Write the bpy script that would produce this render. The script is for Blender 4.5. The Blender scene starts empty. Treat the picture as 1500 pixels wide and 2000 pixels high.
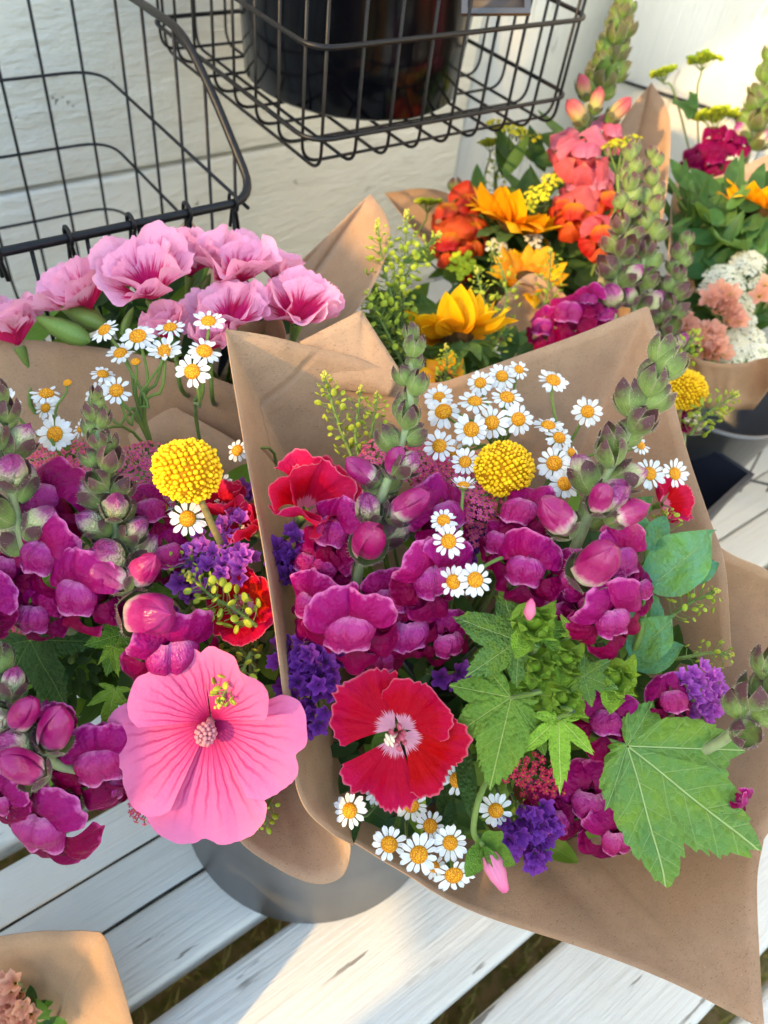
import bpy, math, random
import numpy as np
from mathutils import Matrix, Vector
rnd = random.Random(11)
nr = np.random.RandomState(5)
PI = math.pi
SC = bpy.context.scene
COL = SC.collection

# ------------------------------------------------------------------ camera
# camera looks down at a white plank table; world X runs along the planks, Y towards the back wall
Dn = np.array([-230, 1350, 1500.]); Dn /= np.linalg.norm(Dn)
Ax = np.array([2650, -1220, 1500.]); Ax -= Dn * (Ax @ Dn); Ax /= np.linalg.norm(Ax)
By = np.cross(-Dn, Ax)
H = .65
def wv(v):
    v = np.asarray(v, float)
    return Vector((Ax @ v, By @ v, -Dn @ v))
def P(px, py, d):
    p = wv(((px - 750) / 1500 * d, (py - 1000) / 1500 * d, d)); p.z += H
    return p
def PZ(px, py, z):
    r = wv(((px - 750) / 1500, (py - 1000) / 1500, 1)); t = (z - H) / r.z
    p = r * t; p.z += H
    return p
def S(x, y, t):            # direction: right, up, towards the viewer
    return wv((x, -y, -t)).normalized()
UP = Vector((0, 0, 1))
cam = bpy.data.cameras.new('camera'); co = bpy.data.objects.new('camera', cam); COL.objects.link(co)
cam.sensor_fit = 'VERTICAL'; cam.sensor_height = 34.6; cam.lens = 26
R_, U_, K_ = wv((1, 0, 0)), wv((0, -1, 0)), wv((0, 0, -1))
co.matrix_world = Matrix(((R_.x, U_.x, K_.x, 0), (R_.y, U_.y, K_.y, 0), (R_.z, U_.z, K_.z, H), (0, 0, 0, 1)))
cam.clip_start = .01; cam.clip_end = 200
cam.dof.use_dof = True; cam.dof.focus_distance = .385; cam.dof.aperture_fstop = 9.0
SC.camera = co

# ------------------------------------------------------------------ world, sun, exposure
SUND = Vector((.85, -.03, -.47)).normalized()          # direction the light travels
w = bpy.data.worlds.new('World'); SC.world = w; w.use_nodes = True
nt = w.node_tree; bg = nt.nodes['Background']
sky = nt.nodes.new('ShaderNodeTexSky'); sky.sky_type = 'NISHITA'; sky.sun_disc = False
sky.sun_elevation = math.asin(-SUND.z); sky.sun_rotation = math.atan2(-SUND.x, -SUND.y)
sky.air_density = 1.7; sky.dust_density = 1.2; sky.ozone_density = 1.0
nt.links.new(sky.outputs[0], bg.inputs[0]); bg.inputs[1].default_value = .15
sl = bpy.data.lights.new('sun', 'SUN'); sl.energy = 2.0; sl.angle = math.radians(1.2); sl.color = (.62, .40, .16)
so = bpy.data.objects.new('sun', sl); COL.objects.link(so)
so.rotation_euler = SUND.to_track_quat('-Z', 'Y').to_euler(); so.location = (-2, 0, 2)
SC.view_settings.view_transform = 'Standard'; SC.view_settings.look = 'None'
SC.view_settings.exposure = 2.18; SC.view_settings.gamma = 1; SC.view_settings.use_curve_mapping = False
SC.cycles.max_bounces = 8; SC.cycles.diffuse_bounces = 3; SC.cycles.use_denoising = True

# ------------------------------------------------------------------ objects
WM = {}
def add(name, mesh, parent=None, M=None):
    M = M or Matrix()
    o = bpy.data.objects.new(name, mesh); COL.objects.link(o)
    WM[o.name] = M
    if parent is not None:
        o.parent = parent; o.matrix_basis = WM[parent.name].inverted() @ M
    else:
        o.matrix_basis = M
    return o
def tag(o, label, cat, group=None, kind=None):
    if label: o['label'] = label
    if cat: o['category'] = cat
    if group: o['group'] = group
    if kind: o['kind'] = kind
    return o
def thing(name, label, cat, loc, group=None):
    return tag(add(name, None, None, Matrix.Translation(loc)), label, cat, group)

class G:
    def __init__(s): s.V = []; s.F = []; s.U = []; s.I = []; s.n = 0
    def add(s, d, M=None, mi=0):
        V, F, U = d
        if M is not None:
            m = np.array(M); V = V @ m[:3, :3].T + m[:3, 3]
        s.V.append(V); s.U.append(U); s.F += [[i + s.n for i in f] for f in F]; s.I += [mi] * len(F)
        s.n += len(V); return s
    def mesh(s, name, *mats, smooth=True):
        V = np.concatenate(s.V); U = np.concatenate(s.U)
        m = bpy.data.meshes.new(name); m.from_pydata(V.tolist(), [], s.F)
        li = np.empty(len(m.loops), int); m.loops.foreach_get('vertex_index', li)
        m.uv_layers.new(name='UVMap').data.foreach_set('uv', U[li].astype(np.float32).ravel())
        for x in mats: m.materials.append(x)
        m.polygons.foreach_set('material_index', s.I)
        if smooth: m.polygons.foreach_set('use_smooth', [True] * len(s.F))
        m.update(); return m
def M1(d, name, mat, M=None): return G().add(d, M).mesh(name, mat)

_gf = {}
def gridF(nu, nv, wrap=False):
    k = (nu, nv, wrap)
    if k not in _gf:
        F = []
        for j in range(nv - 1):
            for i in range(nu if wrap else nu - 1):
                a = j * nu + i; b = j * nu + (i + 1) % nu
                F.append([a, b, b + nu, a + nu])
        _gf[k] = F
    return _gf[k]
def sheet(fn, nu, nv, v0=0.):
    u = np.linspace(-1, 1, nu); v = np.linspace(v0, 1, nv); U, V = np.meshgrid(u, v)
    X, Y, Z = fn(U, V)
    X, Y, Z = [np.broadcast_to(a, U.shape) for a in (X, Y, Z)]
    return (np.stack([X.ravel(), Y.ravel(), Z.ravel()], 1), gridF(nu, nv), np.stack([U.ravel() * .5 + .5, V.ravel()], 1))
def bend(X, Y, Z, L, a):
    if abs(a) < 1e-4: return X, Y, Z
    k = a / L; th = k * Y
    return X, np.sin(th) / k - Z * np.sin(th), (1 - np.cos(th)) / k + Z * np.cos(th)
def crom(pts, n):
    p = [np.array(x, float) for x in pts]
    p = [2 * p[0] - p[1]] + p + [2 * p[-1] - p[-2]]
    out = []; S_ = len(p) - 3
    for q in np.linspace(0, S_, n):
        i = min(int(q), S_ - 1); t = q - i; a, b, c, d = p[i:i + 4]
        out.append(.5 * (2 * b + (c - a) * t + (2 * a - 5 * b + 4 * c - d) * t * t + (3 * b - a - 3 * c + d) * t ** 3))
    return np.array(out)
def tube(pts, r0, r1=None, n=6, cap=True):
    pts = np.array([list(p) for p in pts], float); N = len(pts)
    r = np.linspace(r0, r0 if r1 is None else r1, N)
    T = np.gradient(pts, axis=0); T /= np.linalg.norm(T, axis=1)[:, None] + 1e-12
    a = np.array([0, 0, 1.]) if abs(T[0][2]) < .9 else np.array([1., 0, 0])
    V = []; U = []
    for i in range(N):
        a = a - T[i] * (a @ T[i]); a /= np.linalg.norm(a); b = np.cross(T[i], a)
        for k in range(n):
            th = 2 * PI * k / n
            V.append(pts[i] + r[i] * (math.cos(th) * a + math.sin(th) * b)); U.append((k / n, i / max(1, N - 1)))
    F = list(gridF(n, N, True))
    if cap: F = F + [list(range(n))[::-1], [N * n - n + k for k in range(n)]]
    return np.array(V), F, np.array(U)
def lathe(prof, n=24, wob=None):
    prof = np.array(prof, float); N = len(prof); V = []; U = []
    for i, (r, z) in enumerate(prof):
        for k in range(n):
            th = 2 * PI * k / n; q = r * (wob(th, i / (N - 1)) if wob else 1)
            V.append((q * math.cos(th), q * math.sin(th), z)); U.append((k / n, i / (N - 1)))
    return np.array(V), gridF(n, N, True), np.array(U)
def box(x0, x1, y0, y1, z0, z1, b=0.):
    # box with bevelled edges (octagonal section along X)
    if b <= 0:
        V = np.array([(x, y, z) for z in (z0, z1) for y in (y0, y1) for x in (x0, x1)], float)
        F = [[0, 2, 3, 1], [4, 5, 7, 6], [0, 1, 5, 4], [2, 6, 7, 3], [0, 4, 6, 2], [1, 3, 7, 5]]
        return V, F, V[:, :2].copy()
    c = []
    for (cy, cz, a0) in ((y1 - b, z1 - b, 0), (y0 + b, z1 - b, 90), (y0 + b, z0 + b, 180), (y1 - b, z0 + b, 270)):
        for q in range(5):
            t = math.radians(a0 + 22.5 * q); c.append((cy + b * math.cos(t), cz + b * math.sin(t)))
    n = len(c); V = np.array([(x, y, z) for x in (x0, x1) for y, z in c])
    F = [[k, (k + 1) % n, n + (k + 1) % n, n + k] for k in range(n)] + [list(range(n))[::-1], list(range(n, 2 * n))]
    return V, F, V[:, :2].copy()
def ball(r=1, nu=10, nv=7, sz=1.):
    return lathe([(max(1e-4, r * math.sin(PI * i / (nv - 1))), -r * sz * math.cos(PI * i / (nv - 1))) for i in range(nv)], nu)
def frame(p, z, y=None, s=1., roll=0.):
    z = Vector(z).normalized(); y = Vector(y) if y is not None else S(0, 1, 0)
    y = y - z * y.dot(z)
    if y.length < 1e-4: y = z.orthogonal()
    y.normalize(); x = y.cross(z)
    M = Matrix(((x.x, y.x, z.x, p[0]), (x.y, y.y, z.y, p[1]), (x.z, y.z, z.z, p[2]), (0, 0, 0, 1)))
    return M @ Matrix.Rotation(roll, 4, 'Z') @ Matrix.Scale(s, 4)
RX = lambda a: Matrix.Rotation(a, 4, 'X')
RY = lambda a: Matrix.Rotation(a, 4, 'Y')
RZ = lambda a: Matrix.Rotation(a, 4, 'Z')
T = lambda x, y, z: Matrix.Translation((x, y, z))

# ------------------------------------------------------------------ materials
def lin(c):
    return tuple((x / 255 / 12.92) if x / 255 <= .04045 else ((x / 255 + .055) / 1.055) ** 2.4 for x in c) + (1,)
class N:
    def __init__(s, name):
        s.m = bpy.data.materials.new(name); s.m.use_nodes = True; s.t = s.m.node_tree
        s.b = s.t.nodes['Principled BSDF']; s.out = s.t.nodes['Material Output']
    def n(s, k, **a):
        x = s.t.nodes.new(k)
        for q, v in a.items(): setattr(x, q, v)
        return x
    def l(s, a, b): s.t.links.new(a, b)
    def put(s, sock, v):
        if hasattr(v, 'links'): s.l(v, sock)
        else: sock.default_value = v
    def m_(s, op, a, b=0., c=0.):
        x = s.n('ShaderNodeMath', operation=op)
        for i, v in enumerate((a, b, c)): s.put(x.inputs[i], v)
        return x.outputs[0]
    def ss(s, v, a, b, lo=0., hi=1.):
        x = s.n('ShaderNodeMapRange', interpolation_type='SMOOTHSTEP')
        s.put(x.inputs[0], v)
        for i, q in enumerate((a, b, lo, hi)): x.inputs[i + 1].default_value = q
        return x.outputs[0]
    def mix(s, f, a, b, mode='MIX'):
        x = s.n('ShaderNodeMix', data_type='RGBA', blend_type=mode)
        s.put(x.inputs[0], f); s.put(x.inputs[6], a); s.put(x.inputs[7], b)
        return x.outputs[2]
    def noise(s, scale, vec=None, detail=4, rough=.55):
        x = s.n('ShaderNodeTexNoise'); x.inputs['Scale'].default_value = scale
        x.inputs['Detail'].default_value = detail; x.inputs['Roughness'].default_value = rough
        if vec is not None: s.l(vec, x.inputs['Vector'])
        return x.outputs[0]
    def vor(s, scale, vec=None, feat='F1'):
        x = s.n('ShaderNodeTexVoronoi', feature=feat); x.inputs['Scale'].default_value = scale
        if vec is not None: s.l(vec, x.inputs['Vector'])
        return x.outputs[0]
    def obj(s, sc=None):
        c = s.n('ShaderNodeTexCoord').outputs['Object']
        if sc:
            m = s.n('ShaderNodeMapping'); m.inputs['Scale'].default_value = sc; s.l(c, m.inputs[0]); c = m.outputs[0]
        return c
    def uv(s):
        x = s.n('ShaderNodeSeparateXYZ'); s.l(s.n('ShaderNodeTexCoord').outputs['UV'], x.inputs[0])
        return x.outputs[0], x.outputs[1]
    def ramp(s, f, stops):
        x = s.n('ShaderNodeValToRGB'); e = x.color_ramp.elements
        while len(e) < len(stops): e.new(.5)
        for q, (p, c) in zip(e, stops): q.position = p; q.color = c
        s.put(x.inputs[0], f); return x.outputs[0]
    def bump(s, h, st=.3, d=.002):
        x = s.n('ShaderNodeBump'); x.inputs['Strength'].default_value = st; x.inputs['Distance'].default_value = d
        s.l(h, x.inputs['Height']); s.l(x.outputs[0], s.b.inputs['Normal']); return x.outputs[0]
    def rnd(s): return s.n('ShaderNodeObjectInfo').outputs['Random']
    def fin(s, col, rough=.5, spec=.5, trans=0., tcol=None, sheen=0., metal=0.):
        s.put(s.b.inputs['Base Color'], col); s.put(s.b.inputs['Roughness'], rough)
        s.b.inputs['Specular IOR Level'].default_value = spec; s.b.inputs['Metallic'].default_value = metal
        if sheen: s.b.inputs['Sheen Weight'].default_value = sheen; s.b.inputs['Sheen Roughness'].default_value = .35
        if trans:
            t = s.n('ShaderNodeBsdfTranslucent'); s.put(t.inputs[0], tcol if tcol is not None else col)
            x = s.n('ShaderNodeMixShader'); x.inputs[0].default_value = trans
            s.l(s.b.outputs[0], x.inputs[1]); s.l(t.outputs[0], x.inputs[2]); s.l(x.outputs[0], s.out.inputs[0])
        return s.m
def vary(a, col, amt=.25):
    # small per-object value change, like real flowers of one plant
    h = a.n('ShaderNodeHueSaturation'); a.put(h.inputs['Value'], a.m_('MULTIPLY_ADD', a.rnd(), amt, 1 - amt / 2))
    a.put(h.inputs['Hue'], a.m_('MULTIPLY_ADD', a.rnd(), .02, .49)); a.put(h.inputs['Color'], col); return h.outputs[0]
def petal(name, stops, rough=.45, trans=.3, wr=10, st=.25, spec=.45, nz=.12, sheen=0., streak=0., crinkle=0., bd=.0024, coat=0.):
    a = N(name); u, v = a.uv()
    f = a.m_('ADD', v, a.m_('MULTIPLY', a.m_('SUBTRACT', a.noise(6), .5), nz))
    col = vary(a, a.ramp(f, [(p, lin(c)) for p, c in stops]), .22)
    hgt = a.noise(wr, a.obj(None), 2)
    if streak:
        cb = a.n('ShaderNodeCombineXYZ'); a.put(cb.inputs[0], a.m_('MULTIPLY', u, 26.)); a.put(cb.inputs[1], a.m_('MULTIPLY', v, 1.6))
        sn = a.noise(1.0, cb.outputs[0], 3)
        col = a.mix(a.ss(sn, .42, .72, 0, streak), col, a.mix(.5, col, (.0, .0, .0, 1)))
        hgt = a.m_('ADD', a.m_('MULTIPLY', sn, 1.2), a.m_('MULTIPLY', hgt, .4))
    if crinkle:
        cb = a.n('ShaderNodeCombineXYZ'); a.put(cb.inputs[0], a.m_('MULTIPLY', u, 34.)); a.put(cb.inputs[1], a.m_('MULTIPLY', v, 7.)); a.put(cb.inputs[2], a.m_('MULTIPLY', a.rnd(), 9.))
        ck = a.noise(1.0, cb.outputs[0], 3)
        hgt = a.m_('ADD', a.m_('MULTIPLY', ck, crinkle), hgt)
        col = a.mix(a.ss(ck, .35, .65, .0, .14), col, a.mix(.65, col, (0, 0, 0, 1)))
    a.bump(hgt, st, bd)
    if coat: a.b.inputs['Coat Weight'].default_value = coat; a.b.inputs['Coat Roughness'].default_value = .16; a.l(a.b.inputs['Normal'].links[0].from_socket, a.b.inputs['Coat Normal'])
    return a.fin(col, rough, spec, trans, sheen=sheen)
def leafmat(name, base, vein, edge=None, rough=.5, trans=.28, nside=6, vw=.007, net_=.2, pk=1.):
    a = N(name); u, v = a.uv()
    b = a.m_('ABSOLUTE', a.m_('MULTIPLY_ADD', u, 2., -1.))
    main = a.ss(b, vw * .6, vw * 2, 1, 0)
    q = a.m_('FRACT', a.m_('MULTIPLY', a.m_('SUBTRACT', v, a.m_('MULTIPLY', b, .75)), float(nside)))
    side = a.m_('MULTIPLY', a.ss(a.m_('ABSOLUTE', a.m_('SUBTRACT', q, .5)), .02, .06, 1, 0), a.ss(b, .0, .55, .34, .1))
    wob = a.noise(9, a.obj(), 2)
    net = a.ss(a.vor(22, a.obj(), 'DISTANCE_TO_EDGE'), .0, .09, net_, 0)
    vm = a.m_('MAXIMUM', a.m_('MAXIMUM', main, side), net)
    n1 = a.noise(3.2, a.obj(), 6, .65)
    col = a.mix(a.ss(n1, .35, .7), lin(base), lin(edge or tuple(int(x * .8) for x in base)))
    spk = a.ss(a.noise(17, a.obj(), 3), .70, .76, 0, .5)
    col = a.mix(spk, col, lin((150, 140, 70)))
    col = vary(a, a.mix(vm, col, lin(vein)), .25)
    cell = a.vor(22, a.obj(), 'SMOOTH_F1')
    a.bump(a.m_('ADD', a.m_('SUBTRACT', a.m_('MULTIPLY', cell, -1.1 * pk), a.m_('MULTIPLY', vm, .9)), a.m_('MULTIPLY', a.noise(6, a.obj(), 3), 1.6)), .75, .0022)
    return a.fin(col, rough, .22, trans, a.mix(.5, col, lin((150, 190, 40))), sheen=.03)
def plain(name, c, rough=.5, spec=.5, trans=0, wr=0, st=.2, c2=None, ns=80, sheen=0, metal=0, amt=.2):
    a = N(name); col = lin(c)
    if c2: col = a.mix(a.ss(a.noise(ns, a.obj(), 4), .35, .65), lin(c), lin(c2))
    if amt: col = vary(a, col, amt)
    if wr: a.bump(a.noise(wr, a.obj(), 3), st, .001)
    return a.fin(col, rough, spec, trans, sheen=sheen, metal=metal)

def paper(name, c, dark):
    a = N(name); o = a.obj(); dk = lambda k: lin(tuple(min(255, int(x * k)) for x in c))
    n1 = a.noise(11, o, 6, .65); n4 = a.noise(70, o, 4, .7)
    def fibre(sc, rot):
        m = a.n('ShaderNodeMapping'); m.inputs['Rotation'].default_value = rot; m.inputs['Scale'].default_value = sc; a.l(o, m.inputs[0]); return a.noise(1., m.outputs[0], 2, .5)
    f1 = fibre((420, 1500, 1500), (.3, .7, .4)); f2 = fibre((1500, 500, 1500), (.9, .2, 1.1)); f3 = fibre((1300, 1300, 400), (.5, .4, .2))
    col = a.mix(a.ss(n1, .32, .68), lin(c), lin(dark))
    col = a.mix(a.ss(n4, .45, .7, 0, .35), col, dk(.82))
    col = a.mix(a.ss(f1, .62, .70, 0, .55), col, dk(.55)); col = a.mix(a.ss(f2, .64, .72, 0, .6), col, dk(.5)); col = a.mix(a.ss(f3, .64, .74, 0, .35), col, dk(1.22))
    cr = a.vor(9, o, 'DISTANCE_TO_EDGE'); crm = a.ss(cr, 0., .02, 1, 0); mask = a.ss(a.noise(8, o, 2), .55, .62)
    cz = a.m_('MULTIPLY', crm, mask)
    col = a.mix(a.m_('MULTIPLY', cz, .25), col, dk(.7))
    a.bump(a.m_('ADD', a.m_('ADD', a.m_('MULTIPLY', f1, .4), a.m_('MULTIPLY', n4, .8)), a.m_('ADD', a.m_('MULTIPLY', a.noise(22, o, 3), 5.), a.m_('MULTIPLY', cz, -1.6))), .4, .0012)
    return a.fin(col, .75, .25, .2, lin((206, 130, 66)))
PAPER = paper('kraft_paper', (192, 158, 126), (176, 142, 110))
def paint(name, axis, c=(206, 205, 200), wear=.5, crack=True):
    a = N(name)
    sc = {'x': (4, 90, 90), 'y': (90, 4, 90), 'z': (90, 90, 4)}[axis]
    g = a.noise(1., a.obj(sc), 6, .6); g2 = a.noise(2.6, a.obj(sc), 5, .7)
    big = a.noise(5, a.obj(), 5, .6)
    col = a.mix(a.ss(big, .3, .75, 0, .55), lin(c), lin((192, 190, 181)))
    wearm = a.m_('MULTIPLY', a.ss(g2, .66, .74), a.ss(big, .5, .62))
    col = a.mix(a.m_('MULTIPLY', wearm, wear), col, lin((120, 112, 98)))
    ch = a.noise(1., a.obj({'x': (9, 70, 70), 'y': (70, 9, 70), 'z': (70, 70, 9)}[axis]), 4, .65)
    chm = a.m_('MULTIPLY', a.ss(ch, .59, .62), a.ss(a.noise(9, a.obj(), 3), .53, .6))
    col = a.mix(a.m_('MULTIPLY', chm, wear * 1.5), col, lin((92, 82, 70)))
    line = a.ss(g, .62, .72, 0, .8 * wear)
    col = a.mix(line, col, lin((150, 146, 132)))
    a.bump(a.m_('ADD', g, a.m_('MULTIPLY', g2, .8)), .8, .0022)
    return a.fin(col, .5, .4)
def wallpaint(name, c):
    a = N(name); o = a.obj()
    g1 = a.noise(1., a.obj((60, 60, 170)), 5, .6); g2 = a.noise(1., a.obj((14, 14, 60)), 4, .6); big = a.noise(6, o, 5, .6); sp = a.noise(34, o, 5, .7)
    col = a.mix(a.ss(big, .35, .7, 0, .6), lin(c), lin((222, 222, 212)))
    col = a.mix(a.ss(g2, .6, .7, 0, .2), col, lin((150, 146, 132)))
    chip = a.m_('MULTIPLY', a.ss(sp, .64, .68), a.ss(big, .54, .62))
    col = a.mix(a.m_('MULTIPLY', chip, .75), col, lin((92, 86, 76)))
    a.bump(a.m_('ADD', a.m_('MULTIPLY', g1, .8), a.m_('SUBTRACT', a.m_('MULTIPLY', g2, 1.6), a.m_('MULTIPLY', chip, .8))), .9, .0035)
    return a.fin(col, .55, .35)
PAINT_X = paint('white_paint_along', 'x'); PAINT_Z = paint('white_paint_upright', 'z', (226, 225, 216), .25)
PAINT_W = wallpaint('white_paint_wall', (238, 238, 230))
WIRE = plain('black_wire', (15, 15, 19), .42, .3, wr=500, st=.15, c2=(24, 23, 25), ns=300, amt=0)
BLACK = plain('black_bucket', (5, 6, 12), .15, .3, wr=25, st=.05, amt=0)
SLATE = plain('slate_plastic', (30, 34, 46), .45, .5, wr=400, st=.05, amt=0)
a = N('zinc'); gn = a.noise(30, a.obj((1, 1, .15)), 4)
ZINC = a.fin(a.mix(gn, lin((120, 120, 122)), lin((86, 86, 90))), .42, .5, metal=.55)
TAGM = plain('tag_metal', (120, 112, 104), .35, .5, metal=.9, wr=300, st=.1, amt=0)
DARK = plain('dark_seam', (70, 66, 58), .8, .2, c2=(40, 38, 32), amt=0)
GRASSM = plain('grass_blade', (138, 146, 74), .6, .3, .3, c2=(196, 172, 118), ns=40)
SOIL = plain('soil', (156, 132, 98), .95, .1, wr=200, st=.6, c2=(116, 112, 66), ns=60, amt=0)
DAISYW = petal('daisy_white', [(0, (235, 235, 215)), (.25, (244, 244, 240)), (1, (247, 247, 246))], .5, .3, 6, .3, .3, .02, crinkle=.5, bd=.0012)
a = N('daisy_yellow'); dots = a.vor(17, a.obj(), 'F1')
a.bump(dots, -1., .0016)
DAISYY = a.fin(a.mix(a.ss(dots, .15, .65), lin((240, 178, 16)), lin((186, 108, 4))), .6, .3)
a = N('billy_yellow'); cn = a.noise(500, a.obj(), 3); cm = a.noise(5, a.obj(), 3); a.bump(cn, .5, .001)
BILLY = a.fin(a.mix(a.ss(cn, .3, .7), lin((250, 212, 20)), a.mix(a.ss(cm, .4, .6), lin((226, 160, 8)), lin((240, 190, 12)))), .55, .3)
BILLYD = plain('billy_gap', (168, 112, 10), .8, .1, wr=400, st=.5, amt=0)
STEM = plain('green_stem', (118, 140, 62), .55, .35, .1, wr=600, st=.2, c2=(98, 122, 52), sheen=.2)
STEMP = plain('snapdragon_stem', (150, 166, 112), .55, .35, .1, wr=700, st=.25, c2=(128, 128, 92), ns=60, sheen=.5)
STEMB = plain('brown_stem', (150, 128, 72), .6, .3, .1, wr=700, st=.4, c2=(110, 100, 60), ns=200, sheen=.3)
def sepalmat(name, g, p, trans=.25):
    a = N(name); u, v = a.uv()
    b = a.m_('ABSOLUTE', a.m_('MULTIPLY_ADD', u, 2., -1.))
    f = a.m_('ADD', a.m_('ADD', v, a.m_('MULTIPLY', b, -.12)), a.m_('MULTIPLY', a.m_('SUBTRACT', a.noise(5), .5), .7))
    f = a.m_('ADD', f, a.m_('MULTIPLY', a.m_('SUBTRACT', a.rnd(), .5), .3))
    col = a.ramp(f, [(.08, lin(g)), (.36, lin(tuple((np.array(g) * .82).astype(int)))), (.66, lin(p))])
    vs = a.m_('ABSOLUTE', a.m_('SUBTRACT', a.m_('FRACT', a.m_('MULTIPLY', u, 7.)), .5)); col = a.mix(a.ss(vs, .0, .2, .35, 0), col, a.mix(.5, col, lin((70, 50, 40))))
    col = a.mix(a.ss(b, .8, 1., 0, .4), col, lin((196, 176, 142)))
    a.bump(a.noise(22, a.obj(), 3), .5, .0012)
    return a.fin(col, .55, .35, trans, sheen=.2)
SEPAL = sepalmat('sepal_purple_tip', (138, 162, 84), (96, 60, 64))
SEPALG = sepalmat('sepal_green', (122, 154, 62), (96, 92, 54))
FUZZ = plain('pale_fuzz', (214, 206, 176), .6, .2, .4, amt=0)
PURP = petal('snapdragon_purple', [(0, (170, 80, 120)), (.1, (134, 14, 76)), (.35, (136, 5, 76)), (.75, (160, 12, 102)), (.93, (170, 24, 114)), (1, (226, 116, 178))], .33, .3, 5, .7, .14, .2, 0, bd=.003)
PURPD = petal('snapdragon_magenta', [(0, (140, 20, 80)), (.3, (112, 1, 54)), (.8, (132, 2, 68)), (.95, (140, 4, 76)), (1, (196, 60, 134))], .4, .3, 5, .7, .1, .2, 0, bd=.003)
PURPL = petal('snapdragon_palate', [(0, (214, 116, 170)), (.2, (182, 44, 132)), (.5, (160, 12, 98)), (.9, (166, 20, 108)), (1, (222, 130, 182))], .2, .16, 5, .8, .32, .2, 0, crinkle=.7, bd=.002, coat=.06)
BUDP = petal('snapdragon_bud', [(0, (186, 196, 120)), (.5, (214, 214, 156)), (.7, (214, 180, 170)), (.84, (184, 70, 146)), (1, (166, 30, 118))], .22, .12, 9, .9, .7, .3, crinkle=1., bd=.003, coat=.5)
BUDL = petal('snapdragon_late_bud', [(0, (214, 210, 164)), (.12, (214, 170, 170)), (.28, (184, 60, 124)), (.6, (156, 16, 96)), (1, (162, 28, 106))], .26, .15, 5, .35, .4, .3, .02, crinkle=.5, bd=.0014, coat=.15)
CORAL = petal('snapdragon_coral', [(0, (230, 150, 120)), (.4, (214, 84, 92)), (1, (218, 96, 108))], .42, .35, 10, .5, crinkle=.6, bd=.004)
CORALP = petal('snapdragon_pink', [(0, (226, 130, 150)), (.5, (214, 96, 124)), (1, (226, 136, 158))], .42, .35, 10, .5, crinkle=.6, bd=.004)
ORANGE = petal('snapdragon_orange', [(0, (240, 170, 30)), (.35, (218, 80, 20)), (1, (204, 50, 22))], .42, .35, 10, .5, crinkle=.6, bd=.004)
ORANGEB = petal('snapdragon_orange_lip', [(0, (240, 170, 30)), (.35, (228, 116, 20)), (.6, (210, 62, 26)), (1, (206, 50, 30))], .42, .35, 10, .5, crinkle=.6, bd=.004)
BUDC = petal('snapdragon_coral_bud', [(0, (190, 196, 110)), (.35, (220, 170, 120)), (.7, (214, 104, 110)), (1, (206, 84, 100))], .42, .35, 10, .5, crinkle=.6, bd=.004)
PEACH = petal('peach_petal', [(0, (250, 190, 70)), (.3, (244, 176, 140)), (1, (244, 186, 162))], .42, .35, 10, .5, crinkle=.6, bd=.004)
REDG = None
def godetia_mat(name, inner, mid, edge, p0, p1, feather, rim):
    a = N(name); u, v = a.uv()
    cb = a.n('ShaderNodeCombineXYZ'); a.put(cb.inputs[0], a.m_('MULTIPLY', u, 30.)); a.put(cb.inputs[1], a.m_('MULTIPLY', v, 2.))
    sn = a.noise(1., cb.outputs[0], 3)
    f = a.m_('ADD', v, a.m_('MULTIPLY', a.m_('SUBTRACT', sn, .5), feather))
    col = a.ramp(f, [(p0, lin(inner)), (p0 + .05, lin(mid)), (p1, lin(mid)), (min(.98, p1 + .2), lin(edge))])
    col = a.mix(a.ss(v, .955, .995, 0, rim), col, lin((244, 150, 170)))
    col = vary(a, col, .15)
    a.bump(a.m_('ADD', a.m_('MULTIPLY', sn, .7), a.m_('MULTIPLY', a.noise(7, a.obj(), 3), 1.5)), .4, .003)
    return a.fin(col, .5, .1, .32, sheen=.02)
REDG = godetia_mat('godetia_red', (226, 156, 176), (186, 2, 32), (190, 5, 58), .26, .7, .4, .35)
PINKG = godetia_mat('godetia_pink', (196, 10, 88), (218, 40, 114), (250, 178, 206), .08, .52, .9, .1)
HOTG = godetia_mat('godetia_hot_pink', (232, 130, 160), (200, 10, 56), (210, 30, 86), .2, .6, .3, .5)
a = N('mallow_pink'); u, v = a.uv()
vu = a.m_('ADD', a.m_('MULTIPLY', u, 9.), a.m_('MULTIPLY', a.m_('SUBTRACT', a.noise(3.5, a.obj(), 3),   .5), 1.1))
vf = a.m_('ABSOLUTE', a.m_('SUBTRACT', a.m_('FRACT', vu), .5))
va = a.m_('MULTIPLY', a.ss(vf, .04, .2, 1, 0), a.ss(v, .4, .95, 1, 0))
vu2 = a.m_('ADD', a.m_('MULTIPLY', u, 21.), a.m_('MULTIPLY', a.m_('SUBTRACT', a.noise(5, a.obj(), 3), .5), 1.6))
vf2 = a.m_('ABSOLUTE', a.m_('SUBTRACT', a.m_('FRACT', vu2), .5))
vb = a.m_('MULTIPLY', a.ss(vf2, .03, .2, .5, 0), a.ss(v, .3, .7, 1, 0))
col = a.ramp(v, [(.03, lin((96, 6, 50))), (.1, lin((150, 14, 78))), (.22, lin((206, 60, 118))), (.4, lin((220, 92, 144))), (.75, lin((226, 108, 158))), (1, lin((230, 122, 168)))])
col = a.mix(a.m_('MULTIPLY', a.m_('MAXIMUM', va, vb), .8), col, lin((176, 16, 92)))
a.bump(a.m_('SUBTRACT', a.m_('MULTIPLY', a.noise(5, a.obj(), 4), 1.6), a.m_('MULTIPLY', va, .12)), .35, .004)
MALLOW = a.fin(col, .5, .15, .3, sheen=.02)
STAMEN = plain('mallow_stamen', (246, 168, 178), .6, .3, .1, wr=900, st=.8, amt=0)
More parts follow.
